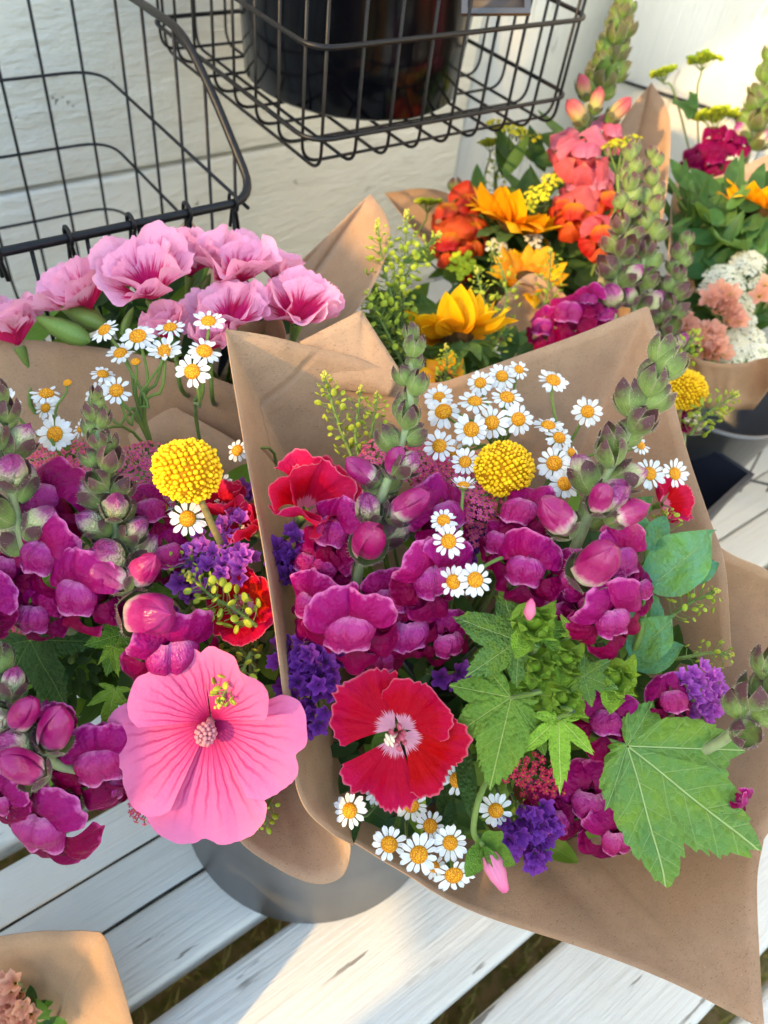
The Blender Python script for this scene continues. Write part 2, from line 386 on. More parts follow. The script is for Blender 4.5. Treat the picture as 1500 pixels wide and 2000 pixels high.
BUDPINK = petal('mallow_bud_pink', [(0, (232, 120, 160)), (.5, (240, 138, 176)), (1, (232, 90, 150))], .5, .25, 500, .2, streak=.3)
LEAFM = leafmat('mallow_leaf', (116, 156, 54), (178, 200, 104), (94, 136, 48))
LEAFB = leafmat('mallow_leaf_blue', (92, 138, 70), (170, 198, 122), (118, 152, 42))
LEAFY = leafmat('mallow_leaf_young', (146, 182, 54), (200, 214, 110), (126, 164, 48))
LEAFE = leafmat('eucalypt_leaf', (84, 142, 112), (176, 200, 130), (92, 140, 70), .42, .25, 4, .008, .05, .25)
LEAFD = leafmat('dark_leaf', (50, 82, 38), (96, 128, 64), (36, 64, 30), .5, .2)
LEAFS = leafmat('sunflower_bract', (84, 120, 58), (140, 165, 90), (66, 102, 56), .55, .3)
STAT = petal('statice_purple', [(0, (96, 34, 112)), (.4, (124, 44, 150)), (1, (150, 74, 184))], .6, .35, 7, .5, .3, .2)
STATL = petal('statice_violet', [(0, (140, 56, 150)), (.4, (182, 76, 192)), (1, (206, 120, 218))], .6, .4, 7, .5, .3, .2)
STATP = PEACH
YARP = plain('yarrow_pink', (232, 96, 146), .65, .3, .25, c2=(216, 66, 120), ns=90)
YARR = plain('yarrow_red', (222, 54, 92), .6, .3, .2, c2=(210, 40, 80), ns=90)
YARC = plain('yarrow_center', (200, 130, 60), .7, .2, amt=0)
YARW = plain('yarrow_white', (246, 242, 222), .6, .3, .25, c2=(238, 232, 200), ns=90)
YARWC = plain('yarrow_white_center', (206, 200, 150), .7, .2, amt=0)
POD = plain('cress_pod', (188, 198, 62), .5, .35, .4, c2=(160, 178, 56), ns=120)
PODB = plain('cress_bud', (206, 206, 92), .55, .3, .3, amt=.1)
SUNF = petal('sunflower_yellow', [(0, (240, 160, 10)), (.4, (252, 190, 14)), (1, (255, 204, 24))], .5, .35, 8, .3, .3, .15, streak=.16)
SUNFO = petal('sunflower_gold', [(0, (236, 140, 10)), (.5, (250, 176, 14)), (1, (252, 188, 20))], .5, .35, 8, .3, .3, .15, streak=.2)
SUNC = plain('sunflower_disc', (96, 70, 30), .8, .2, wr=900, st=.9, c2=(60, 44, 24), ns=200, amt=0)
UMBY = plain('umbel_yellow', (206, 206, 40), .55, .3, .35, c2=(176, 190, 44), ns=100)
GOLDR = plain('goldenrod_yellow', (240, 226, 50), .6, .3, .3, c2=(226, 206, 30), ns=160)
STAMENR = plain('godetia_stamen', (214, 120, 130), .5, .4, .1, c2=(180, 40, 80), ns=200, amt=0)
STIGMA = plain('godetia_stigma', (240, 220, 190), .5, .4, .1, amt=0)

# ------------------------------------------------------------------ setting
ground = tag(add('ground', M1(box(-40, 40, -40, 40, -.47, -.45), 'ground', SOIL)), 'brown soil and worn grass under the white table', 'ground', kind='structure')
g = G()
for i in range(5200):
    x = rnd.uniform(-.35, 1.4); y = rnd.choice([.14, .01, -.1, .292]) + rnd.uniform(-.09, .06)
    h = rnd.uniform(.03, .085); a_ = rnd.uniform(0, 2 * PI); l = rnd.uniform(-.03, .03)
    c, s_ = math.cos(a_) * .0022, math.sin(a_) * .0022
    V = np.array([(x - c, y - s_, -.45), (x + c, y + s_, -.45), (x + l * .4 + c * .7, y + s_ * .7, -.45 + h * .6), (x + l * .4 - c * .7, y - s_ * .7, -.45 + h * .6), (x + l, y + l * .5, -.45 + h)])
    g.add((V, [[0, 1, 2, 3], [3, 2, 4]], np.zeros((5, 2))))
tag(add('grass', g.mesh('grass', GRASSM)), 'dry green grass under the gaps of the table', 'grass', kind='stuff')

table = thing('plank_table', 'white painted plank table under the flower bouquets', 'table', (.3, .2, 0))
GAPS = [-.505, -.375, -.245, -.108, .008, .138, .292, .42, .545, .67]
for i in range(len(GAPS) - 1):
    y0, y1 = GAPS[i] + .0085, GAPS[i + 1] - .0085
    if y0 < .15 < y1:      # the old plank is built of three weathered strips
        cuts = [y0, .2003, .2425, y1]
        for k in range(3):
            add('plank', M1(box(-.9, 1.3, cuts[k] + (.0 if k == 0 else .0009), cuts[k + 1] - (.0 if k == 2 else .0009), -.028, 0 - .0006 * (k == 1), .0022 if k != 0 else .0045), 'plank', PAINT_X), table)
    else:
        add('plank', M1(box(-.9, 1.3, y0, y1, -.028, 0, .006), 'plank', PAINT_X), table)
add('plank', M1(box(-.9, 1.3, .6785, .80, -.028, 0, .006), 'plank', PAINT_X), table)
for x in (-.7, .45, 1.15):
    add('cross_bar', M1(box(x, x + .06, -.5, .79, -.075, -.03, .004), 'cross_bar', PAINT_X), table)
for x in (-.69, 1.16):
    for y in (-.48, .74):
        add('leg', M1(box(x, x + .04, y, y + .04, -.45, -.076, .003), 'leg', PAINT_X), table)
# a dark weathered filler in the two open cracks of the old plank
for yc in (.2003, .2425):
    pts = [(x, yc + .0006 * math.sin(x * 60), -.0035) for x in np.linspace(-.4, .5, 60)]
    add('crack_filler', M1(tube(pts, .0022, n=5), 'crack_filler', DARK), table)

wall = thing('painted_wall', 'off-white painted board wall behind the wire baskets', 'wall', (.2, .82, 0))
YW = .812
zj = [-.45, .045, .247, .475, .70, .93, 1.2]
for i in range(len(zj) - 1):
    add('board', M1(box(-1.6, .776, YW, YW + .03, zj[i] + .0024, zj[i + 1] - .0024, .004), 'board', PAINT_W), wall)
add('backing_board', M1(box(-1.6, 1.0, YW + .031, YW + .05, -.45, 1.2), 'backing_board', DARK), wall)
add('corner_board', M1(box(.7785, 1.02, YW - .001, YW + .0305, -.45, 1.2, .003), 'corner_board', PAINT_Z), wall)
XW = 1.02
side = thing('side_wall', 'white upright board wall on the right, partly in sun', 'wall', (XW, .4, 0))
yj = [-.9, -.62, -.34, -.06, .22, .515, .8]
for i in range(len(yj) - 1):
    V, F, U = box(-.45, 1.2, yj[i] + .0006, yj[i + 1] - .0006, 0, .03, .003)
    V = np.stack([XW + V[:, 2], V[:, 1], V[:, 0]], 1)
    add('board', M1((V, F, U), 'board', PAINT_Z), side)
add('backing_board', M1(box(XW + .031, XW + .05, -.9, .81, -.45, 1.2), 'backing_board', DARK), side)
cb = []
for (px, py) in ((1060, 112), (1110, 124), (1165, 142), (1225, 163), (1310, 190), (1380, 212), (1450, 236), (1540, 268)):
    r = wv(((px - 750) / 1500, (py - 1000) / 1500, 1)); t = (XW - .006) / r.x; p = r * t; p.z += H; cb.append(p)
tag(add('black_cable', M1(tube(crom(cb, 40), .0022), 'black_cable', WIRE)), 'thin dark cable running along the right-hand board wall', 'cable')

# unseen sun blockers, added at left; the slit between them shapes the sun patches
def blocker_board(parent, name, pts, x=-.62, th=.02, mat=PAINT_Z):
    n = len(pts); V = np.array([(x, y, z) for y, z in pts] + [(x + th, y, z) for y, z in pts])
    F = [list(range(n))[::-1], list(range(n, 2 * n))] + [[i, (i + 1) % n, n + (i + 1) % n, n + i] for i in range(n)]
    add(name, G().add((V, F, V[:, 1:].copy())).mesh(name, mat, smooth=False), parent)
low_blocker = thing('low_sun_blocker', 'unseen white boards added left of the table to block the sun', 'low_blocker', (-.62, .5, -.45))
ln = lambda y, o: o + 1.1 * y
LOW_Y = [.192, .245, .325, .385]
for i in range(3): blocker_board(low_blocker, 'board', [(LOW_Y[i], -.45), (LOW_Y[i + 1], -.45), (LOW_Y[i + 1], ln(LOW_Y[i + 1], .438)), (LOW_Y[i], ln(LOW_Y[i], .438))])
blocker_board(low_blocker, 'board', [(.168, -.45), (.192, -.45), (.192, .412), (.168, .405)]); blocker_board(low_blocker, 'board', [(.168, .45), (.192, .46), (.192, ln(.192, .438)), (.168, ln(.168, .438))])
blocker_board(low_blocker, 'board', [(.385, -.45), (.60, -.45), (.60, .862), (.385, .858)]); blocker_board(low_blocker, 'board', [(.60, -.45), (.81, -.45), (.81, .875), (.60, .862)])
blocker_board(low_blocker, 'blocker_rail', [(.078, .428), (.168, .452), (.168, .640), (.078, .60)])
blocker_board(low_blocker, 'board', [(-1.3, -.45), (.074, -.45), (.074, .52), (-1.3, .52)])
high_block = thing('high_sun_blocker', 'unseen sloping white panels added high left of the table to block the sun', 'high_blocker', (-.62, .1, .9))  # unseen panels added to shade the centre bouquet and upper side wall
HIGH_Y = [-.14, -.06, .04, .12, .22, .30, .36]
for i in range(6): blocker_board(high_block, 'panel', [(HIGH_Y[i], ln(HIGH_Y[i], .535)), (HIGH_Y[i + 1], ln(HIGH_Y[i + 1], .535 if HIGH_Y[i + 1] < .33 else .52)), (HIGH_Y[i + 1], 1.04 if HIGH_Y[i + 1] > .15 else .93), (HIGH_Y[i], 1.04 if HIGH_Y[i] > .15 else .9)])
blocker_board(high_block, 'blocker_strip', [(.55, 1.43), (.64, 1.325), (.735, 1.205), (.82, 1.13), (1.02, 1.13), (1.02, 1.36), (.66, 1.43)])

# ------------------------------------------------------------------ wire baskets
def wire(parent, pts, r=.0015, name='wire', mat=WIRE, n=6, closed=False):
    return add(name, M1(tube(pts, r, n=n), name, mat), parent)
def rnd_corner(pts, r=.02, k=6):
    out = [Vector(pts[0])]
    for i in range(1, len(pts) - 1):
        a_, b, c = Vector(pts[i - 1]), Vector(pts[i]), Vector(pts[i + 1])
        ra = min(r, (a_ - b).length * .48); rc = min(r, (c - b).length * .48)
        p0 = b + (a_ - b).normalized() * ra; p1 = b + (c - b).normalized() * rc
        for q in range(k + 1):
            t = q / k; out.append(p0 * (1 - t) ** 2 + b * 2 * t * (1 - t) + p1 * t * t)
    out.append(Vector(pts[-1])); return out
bl = thing('wire_basket', 'black wire wall basket with a low sloping front above the pink godetias', 'wire basket', (.05, .75, .2), 'black wire wall baskets')
x1, x0, yf, yb, zb = .263, -.29, .474, .755, .17
rim = rnd_corner([(x0, yb, .456), (x0, .58, .462), (x0, yf, .386), (x1, yf, .386), (x1, .538, .438), (x1, .58, .462), (x1, yb, .456)], .022)
wire(bl, rim, .0032, 'rim', n=8)
for k, z in enumerate((.378, .315, .25)):
    yq = yf + .004 if k == 0 else yf + .001
    wire(bl, rnd_corner([(x0, yq, z), (x0, yb, z), (x1 - .004, yb, z), (x1 - .004, yq, z)], .03), .0014)
wire(bl, rnd_corner([(x0, yb, .62), (x1 - .004, yb, .62)], .01), .002)
for k in range(16):      # upright wires: up the back, across the floor, up the front
    x = .246 - .0355 * k
    if x < x0: break
    wire(bl, rnd_corner([(x, yb + .003, .64), (x, yb + .003, zb), (x, yf + .002, zb), (x, yf + .002, .383)], .03), .0014)
for k, x in enumerate((.246, .2105, .17, .128, .084, .036, -.01, -.06)):
    hk = [(x, yf + .002 + .0062 * math.cos(t), .386 + .0062 * math.sin(t)) for t in np.linspace(-1.2, PI + 1.0, 14)]
    hk = [(x, yf + .0082, .365)] + hk + [(x + .001, yf - .003, .368)]
    wire(bl, hk, .0014, 'hook')
for y, zt in ((.70, .459), (.647, .459), (.592, .462), (.545, .442), (.503, .41)):
    wire(bl, rnd_corner([(x1 - .001, y, zt), (x1 - .001, y, zb), (x0 + .001, y, zb), (x0 + .001, y, zt)], .03), .0014)

b2 = thing('wire_basket', 'black wire wall basket holding a black bucket', 'wire basket', (.45, .75, .39), 'black wire wall baskets')
X0, X1, Y0, Y1, Z0 = .318, .595, .490, .768, .391
for z, r in ((.416, .002), (.478, .002), (.545, .003)):
    wire(b2, rnd_corner([(.45, Y1, z), (X0, Y1, z), (X0, Y0, z), (X1, Y0, z), (X1, Y1, z), (.451, Y1, z)], .022 if z < .5 else .03), r, 'wire' if r < .003 else 'rim')
nx = 9
for k in range(nx):
    x = X0 + .012 + (X1 - X0 - .024) * k / (nx - 1)
    wire(b2, rnd_corner([(x, Y1 - .003, .545), (x, Y1 - .003, Z0), (x, Y0 + .003, Z0), (x, Y0 + .003, .545)], .016), .0014)
for k in range(8):
    y = Y0 + .016 + (Y1 - Y0 - .03) * k / 7
    wire(b2, rnd_corner([(X0 + .003, y, .545), (X0 + .003, y, Z0 + .003), (X1 - .003, y, Z0 + .003), (X1 - .003, y, .545)], .016), .0014)
bk = thing('black_bucket', 'glossy black bucket standing in the upper wire basket', 'bucket', (.452, .632, .397))
add('body', M1(lathe([(.001, .397), (.093, .397), (.098, .401), (.101, .45), (.104, .51), (.109, .516), (.109, .524), (.102, .522), (.098, .45), (.09, .41), (.001, .408)], 48), 'body', BLACK, T(.452, .632, 0)), bk); bk.location.z -= .011
b2.location.z -= .011; bl.location.z -= .006
tg = P(968, 12, .585); tz = S(-.05, .1, 1); 
lt = thing('label_holder', 'small dark metal label holder hooked on the basket above the black bucket', 'label holder', tg)
Mt = frame(tg, tz, S(.03, 1, 0))
g = G()
for q in ((-.026, .026, -.009, -.0045), (-.026, .026, .012, .0165), (-.026, -.0215, -.0045, .012), (.0215, .026, -.0045, .012)): g.add(box(*q, 0, .003), Mt)
add('frame', g.mesh('frame', TAGM, smooth=False), lt)
add('card', M1(box(-.0213, .0213, -.0043, .0118, .0005, .0015), 'card', plain('tag_card', (60, 50, 46), .6, amt=0), Mt), lt)

# ------------------------------------------------------------------ buckets and planter
def circ3(a_, b, c):
    ax, ay = a_[:2]; bx, by = b[:2]; cx, cy = c[:2]
    d = 2 * (ax * (by - cy) + bx * (cy - ay) + cx * (ay - by))
    ux = ((ax * ax + ay * ay) * (by - cy) + (bx * bx + by * by) * (cy - ay) + (cx * cx + cy * cy) * (ay - by)) / d
    uy = ((ax * ax + ay * ay) * (cx - bx) + (bx * bx + by * by) * (ax - cx) + (cx * cx + cy * cy) * (bx - ax)) / d
    return ux, uy, math.hypot(ax - ux, ay - uy)
px_, py_, pr = circ3(PZ(560, 1800, 0), PZ(375, 1650, 0), PZ(780, 1735, 0))
pt = thing('zinc_bucket', 'dull grey metal bucket holding the two front bouquets', 'bucket', (px_, py_, 0))
zr = .17
add('body', M1(lathe([(.001, .0), (pr - .003, .0), (pr, .002), (pr * .985, zr * .6), (pr * .97, zr), (pr * .98, zr + .003), (pr * .96, zr + .004), (pr * .95, zr - .003), (pr * .94, .02), (.001, .012)], 64), 'body', ZINC, T(px_, py_, 0)), pt)

p = PZ(1412, 760, .19); rb = thing('zinc_bucket', 'grey metal bucket under the white yarrow bouquet', 'bucket', (p.x, p.y, 0))
add('body', M1(lathe([(.001, .0), (.038, 0), (.054, .1), (.071, .185), (.075, .187), (.076, .191), (.073, .192), (.069, .186), (.045, .05), (.001, .01)], 48), 'body', ZINC, T(p.x, p.y, 0)), rb)
p = PZ(1386, 892, .16)
pl = thing('square_planter', 'dark slate square tapered planter on the table behind the front bouquet', 'planter', (p.x, p.y, 0))
def taper(s0, s1, z0, z1, inner=False):
    V = np.array([(x * s, y * s, z) for s, z in ((s0, z0), (s1, z1)) for x, y in ((-1, -1), (1, -1), (1, 1), (-1, 1))], float)
    F = [[0, 1, 5, 4], [1, 2, 6, 5], [2, 3, 7, 6], [3, 0, 4, 7]]
    F += [[3, 2, 1, 0]]
    return V, F, V[:, :2].copy()
g = G(); Mp = T(p.x - .045, p.y + .01, 0) @ RZ(math.radians(8))
g.add(taper(.040, .056, 0, .155), Mp); g.add(box(-.058, .058, -.058, -.053, .15, .16), Mp); g.add(box(-.058, .058, .053, .058, .15, .16), Mp); g.add(box(-.058, -.053, -.053, .053, .15, .16), Mp); g.add(box(.053, .058, -.053, .053, .15, .16), Mp); g.add(taper(.036, .053, .02, .156), Mp)
add('body', g.mesh('body', SLATE, smooth=False), pl)
wr = thing('wire_rack', 'black wire rack lying on the sunlit table at the right', 'wire rack', PZ(1450, 860, .02))
for k in range(5):
    a_ = PZ(1340 + 52 * k, 960, .02); b = PZ(1440 + 52 * k, 770, .02); wire(wr, [a_, (a_ + b) / 2, b], .0013)
for y0, y1 in ((850, 800), (930, 930)):
    wire(wr, [PZ(1330, y0 - 40, .022), PZ(1430, y0, .022), PZ(1600, y1 + 40, .022)], .0016)
# ------------------------------------------------------------------ kraft paper
def poly(pts, n):
    # pixel polyline with rounded runs; a point with a 4th value is a sharp corner
    runs = [[]]
    for q in pts:
        runs[-1].append(P(*q[:3]))
        if len(q) > 3 and len(runs[-1]) > 1: runs.append([P(*q[:3])])
    runs = [r for r in runs if len(r) > 1]
    L = [sum((r[i + 1] - r[i]).length for i in range(len(r) - 1)) for r in runs]
    out = []
    for r, l in zip(runs, L): out += list(crom(r, max(4, int(n * l / sum(L)))))
    return np.array(out)
def paper_sheet(parent, rim, base, n=60, nv=14, sag=0., wob=.0015, seed=1, name='paper_sheet', mat=None):
    A_ = poly(rim, n); m = len(A_)
    B_ = crom([P(*q) for q in base], m) if len(base) > 1 else np.tile(np.array(P(*base[0])), (m, 1))
    r_ = np.random.RandomState(seed); ph = r_.uniform(0, 6, 6)
    V = []; U = []
    for j in range(nv):
        t = j / (nv - 1); t = t ** 1.15
        Q = A_ * (1 - t) + B_ * t
        s = np.linspace(0, 1, m)
        off = sag * np.sin(PI * t) + wob * np.sin(PI * min(1, t * 1.1 + .15)) * (np.sin(s * 17 + ph[0] + t * 3) + .6 * np.sin(s * 31 + ph[1] - t * 5))
        sr = np.random.RandomState(seed + 40); cs = sr.uniform(.05, .95, 5); ca = sr.uniform(-1, 1, 5)
        off = off + 1.7 * wob * np.sin(PI * min(1, t + .12)) * sum(ca[q] * np.maximum(0, 1 - np.abs(s - cs[q] - .06 * (q % 3 - 1) * t) / .045) for q in range(5))
        tg_ = np.gradient(A_, axis=0); d_ = B_ - A_; nn = np.cross(tg_, d_); nn /= np.linalg.norm(nn, axis=1)[:, None] + 1e-9
        V.append(Q + nn * off[:, None]); U.append(np.stack([s, np.full(m, t)], 1))
    V = np.concatenate(V); U = np.concatenate(U)
    o = add(name, M1((V, gridF(m, nv), U), name, mat or PAPER), parent)
    md = o.modifiers.new('thick', 'SOLIDIFY'); md.thickness = .0005; md.offset = 0
    return o
def wrapper(label, loc): return thing('paper_wrapper', label, 'paper wrapper', loc, 'brown kraft paper bouquet wrappers')

CB = [(740, 1330, .60), (800, 1300, .62), (900, 1330, .62), (920, 1380, .6), (860, 1420, .585), (770, 1400, .58)]
cw = wrapper('open brown kraft wrapper of the large centre bouquet with the red godetia', P(850, 1350, .62))
paper_sheet(cw, [(690, 1650, .395), (640, 1622, .378), (585, 1555, .366), (556, 1400, .358), (528, 1180, .358), (500, 980, .37), (478, 840, .385), (443, 644, .41, 1),
                 (520, 655, .422), (600, 674, .437), (700, 700, .452), (800, 742, .468), (850, 748, .476), (900, 735, .482), (1000, 700, .49), (1130, 655, .497), (1263, 600, .50, 1),
                 (1300, 720, .478), (1340, 870, .455), (1385, 1010, .435), (1415, 1110, .425), (1428, 1300, .44)],
            [(760, 1440, .56), (700, 1360, .57), (770, 1290, .6), (880, 1290, .62), (960, 1340, .61), (980, 1400, .60)], 130, 20, .0, .0019, 1)
def plane_pt(px, py, a, b, c):
    a, b, c = P(*a), P(*b), P(*c); n_ = (b - a).cross(c - a); r = wv(((px - 750) / 1500, (py - 1000) / 1500, 1)); o = Vector((0, 0, H))
    return (px, py, n_.dot(a - o) / n_.dot(r))
PA = ((900, 1400, .585), (930, 1784, .432), (1600, 1420, .452))
fp = lambda x, y: plane_pt(x, y, *PA)
paper_sheet(cw, [(1328, 1005, .452), (1365, 1030, .448), (1400, 1062, .447), (1440, 1086, .45), (1500, 1116, .455), (1580, 1170, .455), (1610, 1300, .452), fp(1560, 1520), fp(1490, 1640) + (1,), fp(1478, 1720), fp(1484, 1880), fp(1492, 2010) + (1,), fp(1400, 1958), fp(1280, 1900), fp(1120, 1845), fp(950, 1790), (840, 1740, .42), (760, 1690, .41), (688, 1640, .397)],
            [(960, 1300, .62), (1000, 1340, .61), (1000, 1400, .6), (930, 1440, .58), (840, 1440, .57), (750, 1440, .56)], 130, 20, .0, .0019, 2)
paper_sheet(cw, [(585, 668, .442), (640, 640, .446), (706, 606, .452, 1), (740, 660, .455), (784, 728, .463)], [(650, 760, .452), (700, 765, .457), (760, 775, .464)], 26, 6, 0, .0002, 3)
lw = wrapper('brown kraft wrapper behind the left bouquet with the large pink mallow', P(430, 1380, .58))
LB = [(430, 1420, .56), (380, 1330, .58), (440, 1280, .6), (540, 1290, .6), (580, 1350, .58), (560, 1430, .56)]
paper_sheet(lw, [(-160, 1000, .46), (-150, 760, .468), (-60, 676, .474), (0, 664, .476), (100, 668, .48), (220, 684, .484), (350, 712, .482), (480, 760, .475, 1), (540, 900, .46), (600, 1100, .44)],
            [(330, 1350, .57), (380, 1290, .59), (440, 1270, .6), (540, 1280, .6), (600, 1340, .58)], 70, 14, 0, .0014, 4)
paper_sheet(lw, [(250, 850, .49), (330, 800, .488), (365, 808, .486), (460, 862, .478), (520, 900, .47)], [(420, 1300, .585), (540, 1320, .58)], 24, 8, 0, .0006, 14)
paper_sheet(lw, [(440, 1600, .405), (470, 1642, .404), (520, 1680, .404), (575, 1712, .404), (625, 1726, .404), (665, 1712, .402), (683, 1675, .399), (682, 1640, .396), (650, 1600, .392), (610, 1560, .386)],
            [(440, 1470, .47), (480, 1450, .48), (540, 1440, .48), (570, 1460, .46), (575, 1480, .44)], 50, 10, .004, .0005, 5)
gw = wrapper('brown kraft wrapper behind the pale pink godetia bouquet', P(420, 760, .62))
paper_sheet(gw, [(300, 520, .60), (335, 468, .61), (366, 424, .615, 1), (410, 470, .615), (460, 520, .61)], [(380, 760, .62), (420, 760, .62)], 24, 8, 0, .0006, 6)
paper_sheet(gw, [(520, 560, .60), (600, 500, .60), (690, 410, .60), (724, 380, .60, 1), (752, 420, .585), (762, 470, .57), (740, 540, .55), (700, 602, .535), (650, 640, .525), (590, 668, .518), (540, 680, .515)],
            [(430, 740, .62), (470, 760, .61), (460, 800, .60)], 60, 12, .004, .0012, 7)
paper_sheet(gw, [(450, 660, .515), (478, 622, .516), (525, 586, .518, 1), (550, 620, .516), (562, 690, .512)], [(480, 820, .58), (520, 830, .58)], 24, 8, 0, .0006, 8)
ow = wrapper('brown kraft wrapper around the orange snapdragon and sunflower bouquet', P(1050, 760, .80))
paper_sheet(ow, [(960, 620, .70), (900, 560, .715), (850, 495, .735), (800, 440, .76), (752, 378, .79, 1), (830, 370, .80), (890, 384, .81), (960, 420, .82), (1040, 470, .83)],
            [(1000, 720, .78), (1040, 700, .80), (1080, 700, .82)], 60, 12, .0, .0015, 9)
paper_sheet(ow, [(1120, 420, .80), (1180, 300, .79), (1225, 220, .785), (1272, 163, .78, 1), (1298, 205, .755), (1308, 260, .735), (1302, 360, .71), (1290, 450, .69), (1262, 540, .67), (1230, 620, .655)],
            [(1090, 720, .80), (1130, 720, .78), (1140, 740, .76)], 60, 12, .003, .0012, 10)
paper_sheet(ow, [(960, 610, .655), (1000, 560, .655), (1040, 535, .655), (1085, 560, .65), (1120, 600, .645), (1150, 640, .64)], [(1020, 760, .74), (1080, 760, .74)], 24, 8, 0, .001, 11)
yw = wrapper('brown kraft wrapper around the white yarrow and peach bouquet', P(1420, 760, .80))
paper_sheet(yw, [(1302, 600, .66), (1304, 480, .70), (1312, 390, .735), (1328, 325, .76, 1), (1345, 352, .765), (1400, 345, .77), (1450, 325, .78), (1520, 300, .79), (1600, 320, .79)],
            [(1370, 720, .78), (1400, 710, .80), (1450, 720, .80)], 60, 12, .004, .0012, 12)
paper_sheet(yw, [(1300, 690, .64), (1340, 692, .628), (1380, 706, .622), (1430, 712, .62), (1480, 702, .622), (1560, 690, .545)], [(1345, 790, .70), (1400, 800, .69), (1470, 800, .70)], 40, 8, .0, .0012, 13)
mw = wrapper('brown kraft wrapper with peach flowers at the lower left', P(40, 2150, .55))
paper_sheet(mw, [(-220, 1980, .50), (-120, 1880, .49), (-40, 1838, .482), (0, 1826, .478), (110, 1816, .47), (196, 1820, .464, 1), (214, 1840, .462), (232, 1900, .466), (262, 2010, .475), (290, 2120, .49)],
            [(-60, 2240, .57), (0, 2200, .58), (60, 2220, .58)], 60, 10, 0, .001, 15)
# ------------------------------------------------------------------ flower builders
def bunch(pts): return [P(*q) for q in pts]
CBASE = P(830, 1360, .60); LBASE = P(490, 1350, .58); GBASE = P(440, 760, .61); OBASE = P(1080, 720, .80); YBASE = P(1420, 740, .79); YBASE2 = P(900, 800, .72); RBASE = P(1230, 900, .66); MBASE = P(0, 2200, .57)
def stem_pts(p, d, base, k=.35, via=None):
    p = Vector(p); base = Vector(base); L = (p - base).length
    mid = [Vector(q) for q in via] if via else [p - Vector(d).normalized() * L * k * .6]
    return crom([p] + mid + [base], 14)

# --- daisies
def daisy_petal(s):
    r_ = np.random.RandomState(s); W = .165 * r_.uniform(.88, 1.12); dr = r_.uniform(-.5, .25); nt_ = r_.uniform(0, .07)
    def fn(U, V):
        pr = W * (.45 + .55 * np.minimum(1, V / .55)) * np.sqrt(np.clip(1 - np.maximum(0, (V - .62) / .38) ** 2.4, 0, 1))
        X = U * pr; Y = V * .64 - nt_ * V ** 6 * np.cos(U * 4.5); Z = .03 * np.cos(U * 7) * V - .12 * (U * pr / W) ** 2 * W
        return bend(X, Y, Z, .64, dr)
    return M1(sheet(fn, 7, 7), 'petal', DAISYW)
DP = [daisy_petal(i) for i in range(7)]
DC = M1(lathe([(.001, .235), (.09, .228), (.2, .2), (.3, .15), (.375, .08), (.41, 0), (.38, -.06), (.2, -.1), (.001, -.11)], 18), 'flower_center', DAISYY)
DB = M1(lathe([(.05, -.34), (.2, -.27), (.36, -.12), (.42, -.02), (.40, .0)], 14), 'green_base', STEM)
def daisy(px, py, r, d, where, group, lean=(0, .45), base=None, n=None, tilt=0., via=None, drop=(), centers=True):
    R = r * d / 1500; p = P(px, py, d); z = S(lean[0] + rnd.uniform(-.12, .12), lean[1] + rnd.uniform(-.12, .12), 1)
    n = n or rnd.choice([12, 13, 13, 14]); k = .93
    f = frame(p, z, S(0, 1, 0), R, rnd.uniform(0, 2 * PI))
    t = thing('daisy', 'white daisy with yellow centre ' + where, 'daisy', p, group)
    add('flower_center', DC, t, f @ Matrix.Scale(rnd.uniform(.95, 1.12), 4)); add('green_base', DB, t, f)
    tilt += rnd.uniform(-.28, .22)
    if rnd.random() < .4: drop = tuple(drop) + (rnd.randrange(n),)
    for i in range(n):
        if i in drop: continue
        az = 2 * PI * i / n + rnd.uniform(-.07, .07)
        add('petal', rnd.choice(DP), t, f @ RZ(az) @ T(0, .36, -.02 + .012 * (i % 2)) @ RX(tilt + rnd.uniform(-.16, .16)) @ Matrix.Scale(k * rnd.uniform(.84, 1.08), 4) @ RY(rnd.uniform(-.4, .4)))
    b = base if base is not None else CBASE
    add('stem', M1(tube(stem_pts(f @ Vector((0, 0, -.3)), z, b, via=via), .0008, .0011, 6), 'stem', STEM), t)
    return t

# --- billy buttons
BB = ball(1, 7, 5)
def billy(px, py, r, d, label, base, via=None, grp='yellow billy button flowers'):
    R = r * d / 1500; p = P(px, py, d); t = thing('billy_button', label, 'billy button flower', p, grp)
    g = G(); g.add(ball(R * .93, 28, 20), None, 1); n = 430
    for i in range(n):
        y = 1 - 2 * (i + .5) / n; th = i * 2.39996; q = math.sqrt(1 - y * y)
        v = Vector((q * math.cos(th), y, q * math.sin(th))) + Vector((rnd.uniform(-.03, .03), rnd.uniform(-.03, .03), rnd.uniform(-.03, .03)))
        s = R * rnd.uniform(.05, .095)
        g.add(BB, frame(v * R * (.93 + .03 * math.sin(v.x * 7 + v.z * 5) + rnd.uniform(-.03, .03)), v, Vector((.3, 1, .2)), s) @ Matrix.Diagonal((1, 1, 1.25, 1)))
    add('flower_head', g.mesh('flower_head', BILLY, BILLYD), t, frame(p, S(rnd.uniform(-.3, .3), .8, .5), S(1, 0, 0)) @ Matrix.Diagonal((1, 1.02, .93, 1)))
    add('stem', M1(tube(stem_pts(p, S(0, 1, .4), base, via=via), .0017, .002, 8), 'stem', STEMB), t)

